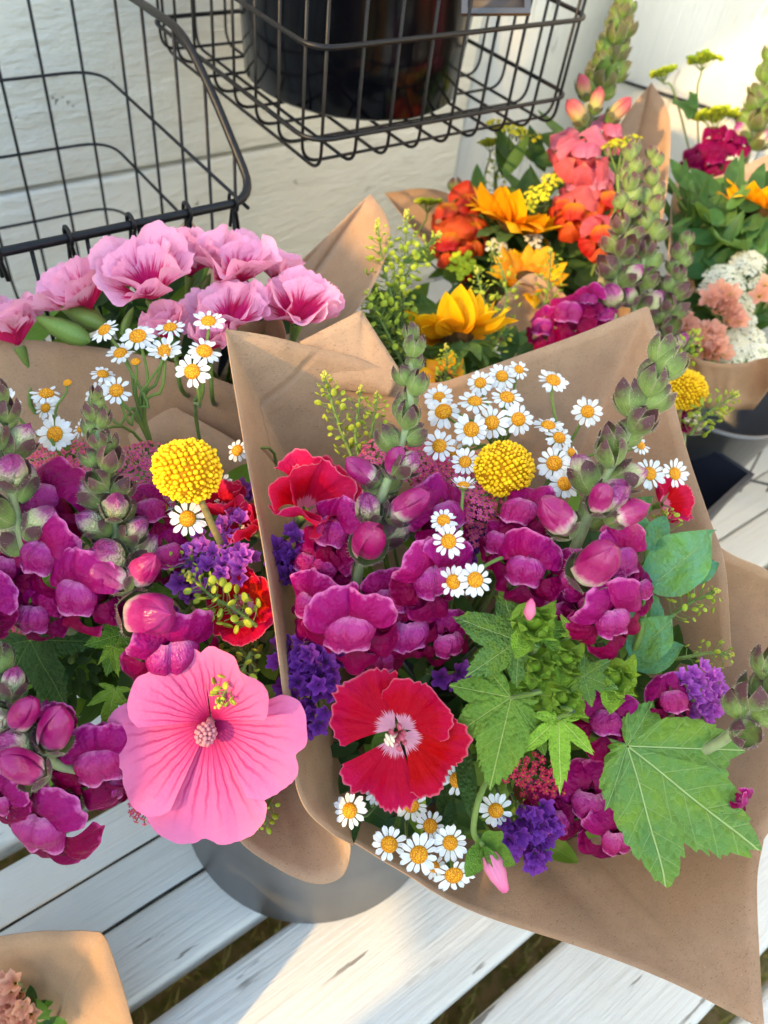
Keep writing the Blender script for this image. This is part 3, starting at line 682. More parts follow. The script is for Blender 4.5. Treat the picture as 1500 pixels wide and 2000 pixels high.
# --- snapdragons
def calyx(open_, mat, s=0):
    g = G(); r_ = np.random.RandomState(s)
    for k in range(5):
        az = 2 * PI * k / 5 + r_.uniform(-.15, .15); hs = r_.uniform(.9, 1.1)
        def fn(U, V):
            half = .74 * (1 - V ** 2.6) ** .7 + .01
            rho = .44 * np.sin(np.minimum(1, (V * .93 + .05)) * PI * (.74 if open_ else .90)) ** .62 + (.14 * V ** 2 * open_) + .03
            A_ = az + U * half
            Z = V * hs * (.92 if open_ else 1.0)
            return np.cos(A_) * rho, np.sin(A_) * rho, Z
        g.add(sheet(fn, 6, 8))
        hv = []; hf = []
        for q in range(34):
            su = r_.choice([-1, 1]) * r_.uniform(.82, 1) if q < 24 else r_.uniform(-.9, .9); sv = r_.uniform(.15, .98)
            p = np.array(fn(np.array(su), np.array(sv)), float); o = np.array([p[0], p[1], .12]); o /= np.linalg.norm(o) + 1e-6
            e = p + (o + r_.uniform(-.5, .5, 3)) * r_.uniform(.05, .085); t_ = np.cross(o, r_.uniform(-1, 1, 3)); t_ *= .005 / (np.linalg.norm(t_) + 1e-6)
            n0 = len(hv); hv += [p - t_, p + t_, e]; hf.append([n0, n0 + 1, n0 + 2])
        g.add((np.array(hv), hf, np.zeros((len(hv), 2))), None, 1)
    return g.mesh('calyx', mat, FUZZ)
CALC = [calyx(0, SEPAL, i) for i in range(3)]; CALO = [calyx(1, SEPAL, i + 5) for i in range(3)]
CALGC = [calyx(0, SEPALG, i) for i in range(3)]; CALGO = [calyx(1, SEPALG, i + 5) for i in range(3)]
def budmesh(L, R, mat, crease=.1, s=0):
    r_ = np.random.RandomState(s); ph = r_.uniform(0, 6)
    VS = [0, .12, .3, .55, .75, .9, .97, 1]; PS = [.55, .82, .98, 1., .86, .56, .3, .01]
    def wob(th, v): return 1 + crease * math.cos(2 * (th - ph)) * v + .04 * math.sin(3 * th + 6 * v)
    vs = np.linspace(0, 1, 13); g = G()
    g.add(lathe([(max(.002, R * q), L * v) for q, v in zip(np.interp(vs, VS, PS), vs)], 20, wob))
    def hood(U, V):
        v = .22 + .80 * V; q = np.interp(np.minimum(v, 1), VS, PS); half = 1.75 - .25 * V
        th = ph + half * U + .25 * (V - .5)
        r = R * (q * 1.06 + .05) * (1 - .16 * np.exp(-(U / .1) ** 2) * np.minimum(1, V * 2)) * (1 + .07 * np.abs(U) ** 4) + .012 * np.sin(U * 9 + 7 * V)
        return r * np.cos(th), r * np.sin(th), L * v + .05 * np.cos(U * 3) * V
    g.add(sheet(hood, 27, 14))
    return g.mesh('bud', mat)
def fan_lobe(s, mat, name, phi, R, dome, curl, ruf, notch=.0):
    r_ = np.random.RandomState(s); a1, a2 = r_.uniform(0, 6, 2); k1 = r_.uniform(.8, 1.2)
    def fn(U, V):
        e = 1 - .22 * np.abs(U) ** 4 + .05 * np.sin(U * 4 + a1) + .025 * np.sin(U * 9 + a2)
        rr = R * V * (1 + (e - 1) * V ** 2); th = phi * U * (.6 + .4 * V)
        X = rr * np.sin(th); Y = rr * np.cos(th)
        Z = k1 * dome * np.sin(PI * np.minimum(1, V * .9)) - curl * V ** 4 - .18 * X * X + ruf * V ** 2.5 * (np.sin(U * 4.2 + a1) + .5 * np.sin(U * 8 + a2)) + .32 * ruf * V ** 5 * np.sin(U * 15 + a1 * 2)
        return X, Y, Z
    return M1(sheet(fn, 31, 13, .02), name, mat)
def pillow(s, mat):
    r_ = np.random.RandomState(s); a1, a2 = r_.uniform(0, 6, 2); asym = r_.uniform(-.15, .15)
    def fn(U, V):
        th = U * 1.5; w_ = np.sin(PI * (.10 + .80 * V)) ** .5; fl = np.clip((V - .8) / .2, 0, 1) ** 1.5
        X = .68 * np.sin(th) * w_ * (1 + .55 * fl * np.abs(U)) + asym * V
        Y = .50 - 1.02 * V + .10 * U * U * V - .05 * np.sin(U * 5 + a1) * fl
        Z = .58 * np.cos(th) ** .8 * np.sin(PI * (.12 + .76 * V)) ** .8 - .15 * np.exp(-((U - asym) / .10) ** 2) * (.4 + .6 * V) + .22 * fl * (.5 + .5 * np.abs(U)) + .03 * np.sin(U * 7 + 5 * V + a2)
        return X, Y, Z
    return M1(sheet(fn, 27, 16), 'palate', mat)
def snapset(up, low, pal, tubem, bud, late=None):
    return dict(up=[fan_lobe(i, up, 'upper_petal', 1.1, 1.05, .2, .22, .12) for i in range(5)], low=[fan_lobe(i + 9, low, 'lower_petal', .9, .88, .14, .34, .11) for i in range(5)], pal=[pillow(i, pal) for i in range(4)],
                tube=M1(lathe([(.16, -1.0), (.27, -.8), (.36, -.4), (.44, 0), (.40, .14)], 14), 'tube', tubem), bud=[budmesh(1.35, .42, bud, .1, i) for i in range(4)], late=[budmesh(1.6, .44, late or bud, .14, i + 20) for i in range(4)])
SP = snapset(PURP, PURPD, PURPL, PURP, BUDP, BUDL)
SCO = snapset(CORALP, CORAL, CORALP, CORAL, BUDC)
SOR = snapset(CORAL, ORANGE, ORANGEB, ORANGE, BUDC)
SORR = snapset(ORANGE, ORANGE, ORANGEB, ORANGE, BUDC)
SMG = snapset(PURPD, PURPD, PURPD, PURPD, BUDP)
def floret(t, ss, p, z, y, s, op=1., cal=CALO):
    f = frame(p, z, y, s)
    b = add('floret', ss['tube'], t, f)
    add('calyx', rnd.choice(cal), b, f @ T(0, 0, -1.25) @ Matrix.Scale(.8, 4))
    j = lambda a_: rnd.uniform(-a_, a_)
    for sx in (-1, 1):
        add('upper_petal', rnd.choice(ss['up']), b, f @ RZ(-sx * (.62 + j(.12))) @ T(0, .15, .06 + .03 * sx) @ RX(.9 - .95 * op + j(.2)) @ Matrix.Scale(1. + j(.1), 4) @ RY(sx * (.15 + j(.2))))
    for k, az in enumerate((PI, PI - 1.05, PI + 1.05)):
        add('lower_petal', rnd.choice(ss['low']), b, f @ RZ(az + j(.15)) @ T(0, .34, .05 - .04 * (k > 0)) @ RX(.25 - .5 * op + j(.18)) @ Matrix.Scale((1.05 if k == 0 else .95) + j(.1), 4))
    add('palate', rnd.choice(ss['pal']), b, f @ T(0, -.02, .08) @ RX(.12 + j(.12)) @ Matrix.Scale(.86 + j(.08), 4))
def snap(label, group, path, nbud, ss, florets=(), s0=3., s1=8., t1=1., peek=.55, base=None, seed=1, cals=(CALC, CALO), bigbuds=(), step=2.399):
    r_ = random.Random(seed)
    pts = [P(*q) for q in path]
    full = crom(pts, 60); ext = [Vector(q) for q in full]
    allp = list(full) + ([np.array(q) for q in crom([pts[-1], (pts[-1] * .5 + Vector(base) * .5) , Vector(base)], 8)][1:] if base is not None else [])
    t = thing('snapdragon', label, 'snapdragon', pts[-1], group)
    add('stem', M1(tube(allp, .0013, .0031, 9), 'stem', STEMP), t)
    L = sum((ext[i + 1] - ext[i]).length for i in range(59))
    for i in range(nbud):
        u = (i / max(1, nbud - 1)) ** .92 * t1; k = min(58, int(u * 59)); p = ext[k]
        ax = (ext[max(0, k - 2)] - ext[min(59, k + 2)]).normalized()
        th = i * step + seed; o1 = ax.orthogonal().normalized(); o2 = ax.cross(o1)
        out = o1 * math.cos(th) + o2 * math.sin(th)
        s = (s0 + (s1 - s0) * (u / t1) ** .8) * .001 * r_.uniform(.88, 1.12); a_ = .22 + .62 * min(1, u * 1.7)
        z = (ax * math.cos(a_) + out * math.sin(a_)).normalized()
        q = p + out * (.0012 + .0012 * u)
        f = frame(q, z, ax, s * 1.9, r_.uniform(0, 6))
        if u < peek:
            add('bud', r_.choice(cals[0]), t, f @ Matrix.Diagonal((1, 1, 1.0, 1)))
        else:
            b = add('bud', r_.choice(ss['bud']), t, f @ T(0, 0, .12) @ Matrix.Scale(.78 + .34 * (u - peek) / max(.01, 1 - peek), 4))
            add('calyx', r_.choice(cals[1]), b, f @ Matrix.Scale(.92, 4))
    for (px, py, d, s, zx, zy) in bigbuds:
        p = P(px, py, d); z = S(zx * 1.3, zy + .3, .5); s *= .80; f = frame(p - z * s * .8, z, S(0, 1, 0), s, r_.uniform(0, 6))
        b = add('bud', r_.choice(ss['late']), t, f); add('calyx', r_.choice(cals[1]), b, f @ T(0, 0, -.22) @ Matrix.Diagonal((1.02, 1.02, .72, 1)))
    for fl in florets:
        px, py, d, r, zx, zy = fl[:6]; op = fl[6] if len(fl) > 6 else 1.; zt = fl[7] if len(fl) > 7 else .75
        R = r * d / 1500 / 1.24
        floret(t, ss, P(px, py, d), S(zx, zy + .22, zt * 1.45), S(-zx * .3, 1, .2), R, op, cals[1])
    return t

# --- fan petals for godetia and mallow
def fanpetal(phi, R, serr, cup, bd, ruf, s, mat, notch=0., name='petal', nu=41, nv=14, ns=13, pinch=.55, wav=1.):
    r_ = np.random.RandomState(s); a1, a2, a3 = r_.uniform(0, 6, 3)
    def fn(U, V):
        e = 1 - .2 * np.abs(U) ** 4 - notch * np.exp(-(U / .12) ** 2) + serr * (.5 + .6 * np.sin(U * 3.3 + a2) ** 2) * (np.abs(((U * ns + .8 * np.sin(U * 4 + a3) + a1) % 1.) - .5) * 2 - .5) + wav * (.035 * np.sin(U * 5 + a2) + .02 * np.sin(U * 11 + a3))
        rr = R * V * (1 + (e - 1) * V ** 3)
        w_ = phi * U * (pinch + (1 - pinch) * V ** .7)
        X = rr * np.sin(w_); Y = rr * np.cos(w_)
        Z = cup * X * X / R + ruf * R * V ** 2 * (np.sin(U * 5 + a1) + .5 * np.sin(U * 9.5 + a2)) + .012 * R * wav * np.sin(U * 22 + a3) * V
        return bend(X, Y, Z, R, bd)
    return M1(sheet(fn, nu, nv, .03), name, mat)
def godetia(label, px, py, r, d, z, ss, base, opening=.5, roll=0., n=4, group=None, bd=.3, phi=.95, seed=0, stamens=True, via=None, custom=None, otl=.12, inner=0):
    R = r * d / 1500; p = P(px, py, d); zz = S(*z); f = frame(p, zz, S(0, 1, 0), R, roll)
    t = thing('godetia', label, 'godetia flower', p, group)
    for az, m_, k, tl in (custom or ()): add('petal', m_, t, f @ RZ(-math.radians(az)) @ T(0, .05, .012 * (az % 7) / 3) @ RX(tl) @ Matrix.Scale(k, 4))
    for i in range(0 if custom else n):
        add('petal', ss[(i + seed) % len(ss)], t, f @ RZ(2 * PI * i / n + rnd.uniform(-.12, .12)) @ T(0, .05, .0 + .01 * i) @ RX(opening + rnd.uniform(-otl, otl)) @ Matrix.Scale(rnd.uniform(.9, 1.1), 4))
    for i in range(inner): add('petal', ss[(i + seed + 2) % len(ss)], t, f @ RZ(2 * PI * i / inner + .5 + rnd.uniform(-.3, .3)) @ T(0, .03, .05) @ RX(opening + .38 + rnd.uniform(-.15, .15)) @ Matrix.Scale(rnd.uniform(.72, .86), 4))
    add('calyx', M1(lathe([(.02, -.55), (.07, -.45), (.1, -.2), (.13, -.02), (.1, .02)], 10), 'calyx', STEM), t, f)
    if stamens:
        g = G(); h = G()
        for i in range(9):
            a_ = rnd.uniform(0, 2 * PI); q = rnd.uniform(.05, .2); tp = (q * math.cos(a_), q * math.sin(a_), rnd.uniform(.22, .38))
            g.add(tube([(0, 0, 0), (tp[0] * .4, tp[1] * .4, tp[2] * .6), tp], .011, n=5)); g.add(ball(.045, 6, 5, 1.6), T(*tp) @ RX(rnd.uniform(-1, 1)))
        add('stamens', g.mesh('stamens', STAMENR), t, f)
        h.add(tube([(0, 0, 0), (-.05, .03, .3), (-.12, .06, .5)], .018, .03, 6))
        for a_ in range(4): h.add(ball(.03, 6, 5, 2.4), T(-.12 + .05 * math.cos(a_ * 1.57), .06 + .05 * math.sin(a_ * 1.57), .52) @ RX(1.1) )
        add('stigma', h.mesh('stigma', STIGMA), t, f)
    add('stem', M1(tube(stem_pts(f @ Vector((0, 0, -.5)), zz, base, via=via), .0013, .0018, 7), 'stem', STEM), t)
    return t
GR = [fanpetal(1.0, 1., .05, .25, -.35, .07, i, REDG) for i in range(4)]
GH = [fanpetal(.95, 1., .06, .5, .2, .11, i + 4, HOTG) for i in range(4)]
GP = [fanpetal(1.0, 1., .06, .62, -.3, .15, i + 8, PINKG, pinch=.6) for i in range(6)]

# --- statice
def stat_floret(s, mat):
    r_ = np.random.RandomState(s); a1 = r_.uniform(0, 6)
    def fn(U, V):
        th = U * PI; e = 1 + .2 * np.cos(5 * th) + .06 * np.sin(11 * th + a1)
        rr = (V ** .8) * e * .9
        return rr * np.cos(th), rr * np.sin(th), .9 * V ** 1.4 + .16 * np.sin(10 * th + a1) * V ** 2
    return M1(sheet(fn, 31, 5, .06), 'floret', mat)
STF = {m: [stat_floret(i, m) for i in range(4)] for m in (STAT, STATL, PEACH)}
STC = M1(lathe([(.05, -1.1), (.16, -.9), (.2, -.3), (.16, .1)], 8), 'calyx', plain('statice_calyx', (120, 130, 80), .7, .2))
def statice(label, spots, d, mat, base, face=(0, .4, 1), fs=.0042, group='purple statice sprays', jit=.4):
    p0 = P(spots[0][0], spots[0][1], d); t = thing('statice', label, 'statice', p0, group)
    ctr = P(sum(q[0] for q in spots) / len(spots), sum(q[1] for q in spots) / len(spots), d)
    j = ctr - S(*face) * .035
    for q in spots:
        dd = q[2] if len(q) > 2 else d
        p = P(q[0], q[1], dd + rnd.uniform(-.004, .004)); z = S(face[0] + rnd.uniform(-jit, jit) * 1.6, face[1] + rnd.uniform(-jit, jit) * 1.6, face[2])
        z = (z + (p - j).normalized() * .9).normalized(); s = fs * rnd.uniform(.85, 1.2)
        f = frame(p, z, S(0, 1, 0), s, rnd.uniform(0, 6))
        b = add('floret', rnd.choice(STF[mat]), t, f); add('calyx', STC, b, f)
    g = G()
    for q in spots[::2]:
        g.add(tube(crom([P(q[0], q[1], d) - S(*face) * .005, ctr - S(*face) * .018, j], 6), .0007, n=5))
    g.add(tube(stem_pts(j, S(*face), base), .0014, n=6))
    add('stem', g.mesh('stem', STEM), t)
    return t
def blob(cx, cy, rx, ry, n, rot=0., seed=0):
    r_ = random.Random(seed + cx); out = []
    for i in range(n):
        q = math.sqrt((i + .5) / n); th = i * 2.39996 + r_.uniform(-.3, .3); x = q * rx * math.cos(th); y = q * ry * math.sin(th)
        out.append((cx + x * math.cos(rot) - y * math.sin(rot), cy + x * math.sin(rot) + y * math.cos(rot)))
    return out

# --- yarrow
def yarrow(label, discs, d, fl, m1, m2, base, face=(0, .5, 1), group='yarrow heads', cup=.25, dens=1.):
    p0 = P(discs[0][0], discs[0][1], d); t = thing('yarrow', label, 'yarrow', p0, group)
    zf = S(*face)
    for (cx, cy, r, *dd) in discs:
        g = G(); R = r * (dd[0] if dd else d) / 1500; c = P(cx, cy, dd[0] if dd else d); f = frame(c, zf, S(0, 1, 0), 1)
        n = int(dens * (R / fl) ** 2 * 1.1)
        for i in range(n):
            q = math.sqrt((i + .5) / n); th = i * 2.39996; x, y = q * R * math.cos(th), q * R * math.sin(th)
            h = -cup * R * q * q + rnd.uniform(-.5, .5) * fl; s = fl * rnd.uniform(.8, 1.15)
            ff = T(x + rnd.uniform(-.2, .2) * fl, y + rnd.uniform(-.2, .2) * fl, h) @ RX(-y / R * .5 + rnd.uniform(-.35, .35)) @ RY(x / R * .5 + rnd.uniform(-.35, .35)) @ RZ(rnd.uniform(0, 6)) @ Matrix.Scale(s, 4)
            V = [(0, 0, .05)]; F = []
            for k in range(5):
                a_ = 2 * PI * k / 5
                V += [(.45 * math.cos(a_ - .5), .45 * math.sin(a_ - .5), .12), (1.0 * math.cos(a_ - .32), 1.0 * math.sin(a_ - .32), .1), (1.0 * math.cos(a_ + .32), 1.0 * math.sin(a_ + .32), .1)]
            for k in range(5):
                b = 1 + 3 * k; nb = 1 + 3 * ((k + 1) % 5); F.append([0, b, b + 1, b + 2]); F.append([0, b + 2, nb])
            g.add((np.array(V), F, np.zeros((len(V), 2))), f @ ff, 0)
            g.add(ball(.3, 5, 4), f @ ff @ T(0, 0, .2), 1)
            g.add(tube([(0, 0, 0), (0, 0, -2.2)], .2, n=4, cap=False), f @ ff, 2)
        o = add('flower_head', g.mesh('flower_head', m1, m2, STEM), t); o['kind'] = 'stuff'
    c0 = P(discs[0][0], discs[0][1], d); g = G()
    for (cx, cy, r, *dd) in discs:
        g.add(tube(crom([P(cx, cy, dd[0] if dd else d) - zf * .004, c0 - zf * .028], 5), .0009, n=5))
    g.add(tube(stem_pts(c0 - zf * .027, zf, base), .0016, n=6)); add('stem', g.mesh('stem', STEM), t)
    return t

# --- pepper cress
def cress(label, path, group, npod=34, s=.0030, spread=.0065, base=None, side=1.4, seed=0, dim=1.):
    npod = int(npod * 1.3); s *= 1.12; r_ = random.Random(seed + 77); pts = [P(*q) for q in path]; full = [Vector(q) for q in crom(pts, 50)]
    t = thing('pepper_cress', label, 'pepper cress sprig', pts[-1], group)
    ext = [np.array(q) for q in full] + ([np.array(q) for q in crom([pts[-1], Vector(base)], 4)][1:] if base is not None else [])
    add('stem', M1(tube(ext, .0006, .0011, 6), 'stem', STEM), t)
    g = G(); h = G()
    for i in range(npod):
        u = .07 + .93 * (i + .5) / npod; k = min(48, int(u * 49)); ax = (full[max(0, k - 1)] - full[k + 1]).normalized()
        th = i * 2.399; o1 = ax.orthogonal().normalized(); o2 = ax.cross(o1); out = o1 * math.cos(th) + o2 * math.sin(th)
        L = spread * r_.uniform(.7, 1.15) * (.35 + .65 * min(1, u * 2.5)); z = (out * side + ax * .7).normalized()
        e = full[k] + z * L; sz = s * r_.uniform(.75, 1.15) * (.45 + .55 * min(1, u * 2.2))
        g.add(tube([full[k], full[k] + z * L * .6 - ax * L * .05, e], .00028, n=4, cap=False), None, 1)
        fr = frame(e + z * sz * .6, Vector((r_.uniform(-1, 1), r_.uniform(-1, 1), r_.uniform(-1, 1))) + z.orthogonal() * .6, z, sz)
        g.add(lathe([(.02, -.16), (.3, -.15), (.5, -.06), (.54, 0), (.5, .06), (.3, .15), (.02, .16)], 9), fr @ Matrix.Diagonal((.9, 1.15, 1, 1)), 0)
    for i in range(16):
        v = Vector((r_.uniform(-1, 1), r_.uniform(-1, 1), r_.uniform(-1, 1))).normalized()
        h.add(ball(s * .22, 6, 4, 1.3), T(*(full[0] + (full[0] - full[2]).normalized() * s * .5 * r_.uniform(-.8, 1) + v * s * .42)))
    o = add('pods', g.mesh('pods', POD, STEM), t); o['kind'] = 'stuff'
    add('tip_buds', h.mesh('tip_buds', PODB), t)
    return t

# --- leaves
def palmate(lobes, mat, s=0, teeth=34, tooth=.045, inner=.42, fold=.10, droop=.3, span=2.75, nr_=12):
    r_ = np.random.RandomState(s); nth = 200
    th = np.linspace(-span, span, nth); R = np.zeros(nth); own = np.zeros(nth, int)
    for i, (az, ln, wd) in enumerate(lobes):
        dl = np.abs(th - az); rl = ln * np.maximum(0, 1 - (1 - inner) * (dl / wd) ** .85); rl = np.where(dl < wd * 1.9, rl, 0)
        own = np.where(rl > R, i, own); R = np.maximum(R, rl)
    R = np.maximum(R, .12)
    edge = np.clip((span - np.abs(th)) / .3, 0, 1); R = R * (.35 + .65 * edge ** .5)
    saw = ((th * teeth / 2.0 + .3 * np.sin(th * 9 + s)) % 1.)
    R = R * (1 + tooth * (saw - .5) * 2 * np.clip(R * 1.3, .5, 1)) * (1 + .02 * r_.randn(nth))
    ph = r_.uniform(0, 6, 4)
    V = []; 
    tt = np.linspace(.0, 1, nr_); tt[0] = .015
    for j in range(nr_):
        rr = R * tt[j]; X = rr * np.sin(th); Y = rr * np.cos(th)
        az = np.array([lobes[k][0] for k in own]); wd = np.array([lobes[k][2] for k in own])
        b = np.abs(th - az) / wd
        Z = fold * np.minimum(b, 1) * rr - droop * rr ** 2 * .5 + .045 * rr * np.sin(X * 7 + ph[0]) + .045 * rr * np.sin(Y * 8 + ph[1] + X * 5) + .03 * np.sin(th * 14 + ph[2]) * tt[j] ** 3
        V.append(np.stack([X, Y, Z], 1))
    V = np.concatenate(V); F = gridF(nth, nr_)
    m = bpy.data.meshes.new('leaf_blade'); m.from_pydata(V.tolist(), [], F); uvl = m.uv_layers.new(name='UVMap')
    data = np.zeros((len(m.loops), 2), np.float32)
    fo = [own[(f[0] % nth)] for f in F]
    k = 0
    for f, o in zip(F, fo):
        az, ln, wd = lobes[o]
        for vi in f:
            x, y = V[vi][0], V[vi][1]; r = math.hypot(x, y); a_ = math.atan2(x, y) - az
            data[k] = (.5 + r * math.sin(a_) / ln * .5 * 1.3, r * math.cos(a_) / ln); k += 1
    uvl.data.foreach_set('uv', data.ravel()); m.materials.append(mat)
    m.polygons.foreach_set('use_smooth', [True] * len(F)); m.update(); return m
def oval(W, fold, bd, mat, s=0, tip=1.4, wave=.03, name='leaf_blade', nu=13, nv=22, teeth=0., pw=.8):
    r_ = np.random.RandomState(s); a1, a2 = r_.uniform(0, 6, 2)
    def fn(U, V):
        pr = W * np.sin(PI * np.clip(V, 0, 1) ** pw) ** (1 / tip) + .006
        pr = pr * (1 + teeth * (((V * 12) % 1) - .5) * np.abs(U))
        X = U * pr; Y = V; Z = fold * np.abs(X) + wave * np.sin(V * 9 + a1 + U * 1.5) * np.abs(U) + .012 * np.sin(V * 21 + a2) * U
        return bend(X, Y, Z, 1, bd)
    return M1(sheet(fn, nu, nv), name, mat)
def leaf_at(px, py, d, tx, ty, td, up, mesh, parent, M_scale=1., name='leaf_blade', label=None):
    # from base pixel to tip pixel, face normal near up
    a_ = P(px, py, d); b = P(tx, ty, td); y = b - a_; L = y.length
    o = add(name, mesh, parent, frame(a_, S(*up), y, L * M_scale)); 
    if label: o['label'] = label
    return o
def leaf_at(px, py, d, tx, ty, td, up, mesh, parent, k=1., name='leaf_blade', label=None):
    a_ = P(px, py, d); y = P(tx, ty, td) - a_; L = y.length; z = S(*up); z = z - y * (z.dot(y) / (L * L))
    o = add(name, mesh, parent, frame(a_, z, y, L * k))
    if label: o['label'] = label
    return o
# ------------------------------------------------------------------ left bouquet
LG = 'daisies of the left bouquet'
J1 = P(296, 868, .43); J2 = P(150, 900, .42); J3 = P(390, 860, .44)
daisy(205, 645, 32, .405, 'highest at the left, against pink godetia buds', LG, (-.4, .7), LBASE, via=[P(255, 720, .41), J1])
daisy(270, 657, 37, .40, 'in the top row, just below the big pink godetia', LG, (-.1, .5), LBASE, via=[P(290, 740, .405), J1])
daisy(333, 640, 32, .41, 'half hidden behind two others atop the spray', LG, (.1, .95), LBASE, via=[P(310, 740, .41), J1])
daisy(322, 683, 37, .398, 'with a half-open bud in front of it', LG, (0, .8), LBASE, via=[P(318, 760, .405), J1])
daisy(408, 628, 34, .405, 'topmost of the left bouquet, near the paper corner', LG, (.1, .9), LBASE, via=[P(395, 760, .415), J3])
daisy(236, 690, 31, .405, 'tucked under the top row of the spray', LG, (-.1, .8), LBASE, via=[P(290, 790, .41), J1])
daisy(400, 686, 35, .40, 'right above the brightest sunlit daisy of the left bouquet', LG, (.2, .5), LBASE, via=[P(397, 770, .41), J3])
daisy(376, 726, 38, .39, 'brightest and fully sunlit, hanging lowest right of the top spray', LG, (.05, .15), LBASE, n=12, via=[P(392, 790, .405), J3])
daisy(202, 731, 27, .405, 'seen edge-on above a pair of daisies, left of the stems', LG, (.5, .9), LBASE, via=[P(250, 800, .41), J1])
daisy(188, 768, 29, .405, 'half covered by its right neighbour above the green bud spike', LG, (-.3, .3), LBASE, via=[P(230, 830, .41), J1])
daisy(228, 763, 33, .395, 'just right of the tip of the green bud spike', LG, (.1, .25), LBASE, via=[P(255, 830, .405), J1])
daisy(92, 769, 33, .405, 'seen edge-on beside a small round bud against the paper', LG, (.3, 1.2), LBASE, via=[P(120, 850, .41), J2])
daisy(90, 797, 25, .402, 'smallest, directly under the edge-on one at far left', LG, (-.1, .2), LBASE, via=[P(120, 860, .41), J2])
daisy(108, 848, 40, .385, 'large and frontal above the left purple snapdragon hood', LG, (-.05, .15), LBASE, n=16, via=[P(150, 930, .40)])
daisy(14, 790, 35, .385, 'cut by the left picture edge', LG, (-.1, .25), LBASE, via=[P(70, 850, .40), J2])
daisy(464, 880, 26, .40, 'squeezed against the left edge of the centre wrapper', LG, (-.3, .2), LBASE, n=11)
daisy(272, 974, 28, .41, 'behind the bud spike, level with the billy button', LG, (.0, .7), LBASE)
daisy(320, 990, 24, .41, 'small, half under the left side of the billy button', LG, (-.4, .1), LBASE)
daisy(432, 945, 26, .40, 'peeping out right of the billy button', LG, (.5, .2), LBASE, n=11)
daisy(367, 1013, 41, .375, 'sunlit, directly below the left billy button', LG, (0, .05), LBASE, n=12)
daisy(158, 838, 20, .405, 'tiny, hidden behind the tip of the bud spike', LG, (-.5, .3), LBASE, n=10)
for (px, py, r, lab, via) in ((133, 748, 9, 'small closed yellow daisy bud above the edge-on daisy', J2), (266, 707, 10, 'small round daisy bud under the top row of daisies', J1), (322, 690, 13, 'half-open daisy bud in front of a full daisy', J1)):
    p = P(px, py, .396); R = r * .396 / 1500; t = thing('daisy_bud', lab, 'daisy bud', p, 'closed daisy buds'); f = frame(p, S(0, .8, 1), S(0, 1, 0), R / .42)
    add('flower_center', DC, t, f); add('green_base', DB, t, f)
    if r > 12:
        for i in range(9): add('petal', DP[i % 7], t, f @ RZ(i * .7) @ T(0, .36, 0) @ RX(1.0) @ Matrix.Scale(.6, 4))
    add('stem', M1(tube(stem_pts(p, S(0, 1, .3), LBASE, via=[via]), .0007, n=5), 'stem', STEM), t)

SG = 'snapdragon spikes of the front bouquets'
snap('green-tipped snapdragon spike with sunlit cream and pink buds left of the billy button', SG,
     [(186, 782, .362), (196, 880, .364), (216, 980, .368), (234, 1090, .374), (252, 1220, .385)], 21, SP,
     florets=[(88, 985, .378, 100, -.35, .3, .9), (292, 1000, .385, 66, .6, .4), (92, 1085, .365, 88, -.5, -.2, .6), (160, 1160, .358, 100, -.35, -.25, .75), (330, 1085, .385, 66, .7, .1), (340, 1270, .366, 104, .6, -.5, .45)],
     s0=3.8, s1=9, t1=.86, peek=.5, base=LBASE, seed=4, bigbuds=[(282, 1112, .36, .017, .5, .35), (212, 1125, .354, .016, -.5, .1), (296, 1200, .352, .026, .4, -.25)])
snap('snapdragon spike with pink-tipped buds at the left picture edge', SG,
     [(6, 800, .352), (12, 880, .354), (28, 980, .36), (62, 1110, .37), (110, 1220, .385)], 11, SP,
     florets=[(20, 1110, .372, 74, -.5, -.1), (70, 1200, .374, 72, -.2, -.5), (-30, 1180, .36, 80, -.5, -.3)], s0=6.5, s1=9, t1=.72, peek=.22, base=LBASE, seed=2)
snap('drooping snapdragon with glossy magenta buds and dark open flowers above the planks', SG,
     [(-30, 1240, .352), (0, 1330, .35), (40, 1420, .352), (110, 1490, .36), (220, 1510, .375)], 12, SP,
     florets=[(90, 1600, .372, 116, -.3, -.55, .7), (195, 1480, .368, 100, .3, -.3, .45), (10, 1560, .35, 60, -.6, -.3), (210, 1530, .375, 76, .4, -.6), (110, 1410, .358, 44, .3, .2, .3)], s0=6.5, s1=9.5, t1=.75, peek=.3, base=LBASE, seed=7,
     bigbuds=[(48, 1392, .338, .016, .5, .5), (42, 1496, .333, .019, -.2, .1), (112, 1420, .342, .02, .3, .5)])
billy(367, 920, 65, .362, 'sunlit round yellow billy button in the left bouquet', LBASE, via=[P(412, 1020, .372), P(440, 1085, .39), P(470, 1200, .45)])
yarrow('deep pink yarrow heads behind the left daisies', [(70, 895, 50), (275, 900, 62), (310, 950, 46), (150, 890, 50)], .412, .0018, YARP, YARC, LBASE, (0, .7, 1), 'pink yarrow')
yarrow('withered pink yarrow head hanging under the pink mallow', [(282, 1590, 34)], .40, .0018, YARP, YARC, LBASE, (0, -.4, 1), 'pink yarrow')
yarrow('dark pink yarrow sprig among the leaves at the left', [(45, 1240, 34), (50, 1290, 24)], .41, .0018, YARP, YARC, LBASE, (0, .3, 1), 'pink yarrow')
godetia('sunlit hot-pink godetia behind the violet statice, against the wrapper', 440, 1010, 70, .395, (-.1, .9, .6), GH, LBASE, .9, .2, 4)
godetia('small hot-pink godetia pressed against the wrapper left edge', 500, 1040, 60, .39, (-.5, .5, .8), GH, LBASE, .9, .9, 4, seed=1)
godetia('red godetia under the yellow-green cress against the wrapper', 478, 1185, 74, .385, (-.15, .25, 1), GR, LBASE, .55, .4, 4, seed=2)
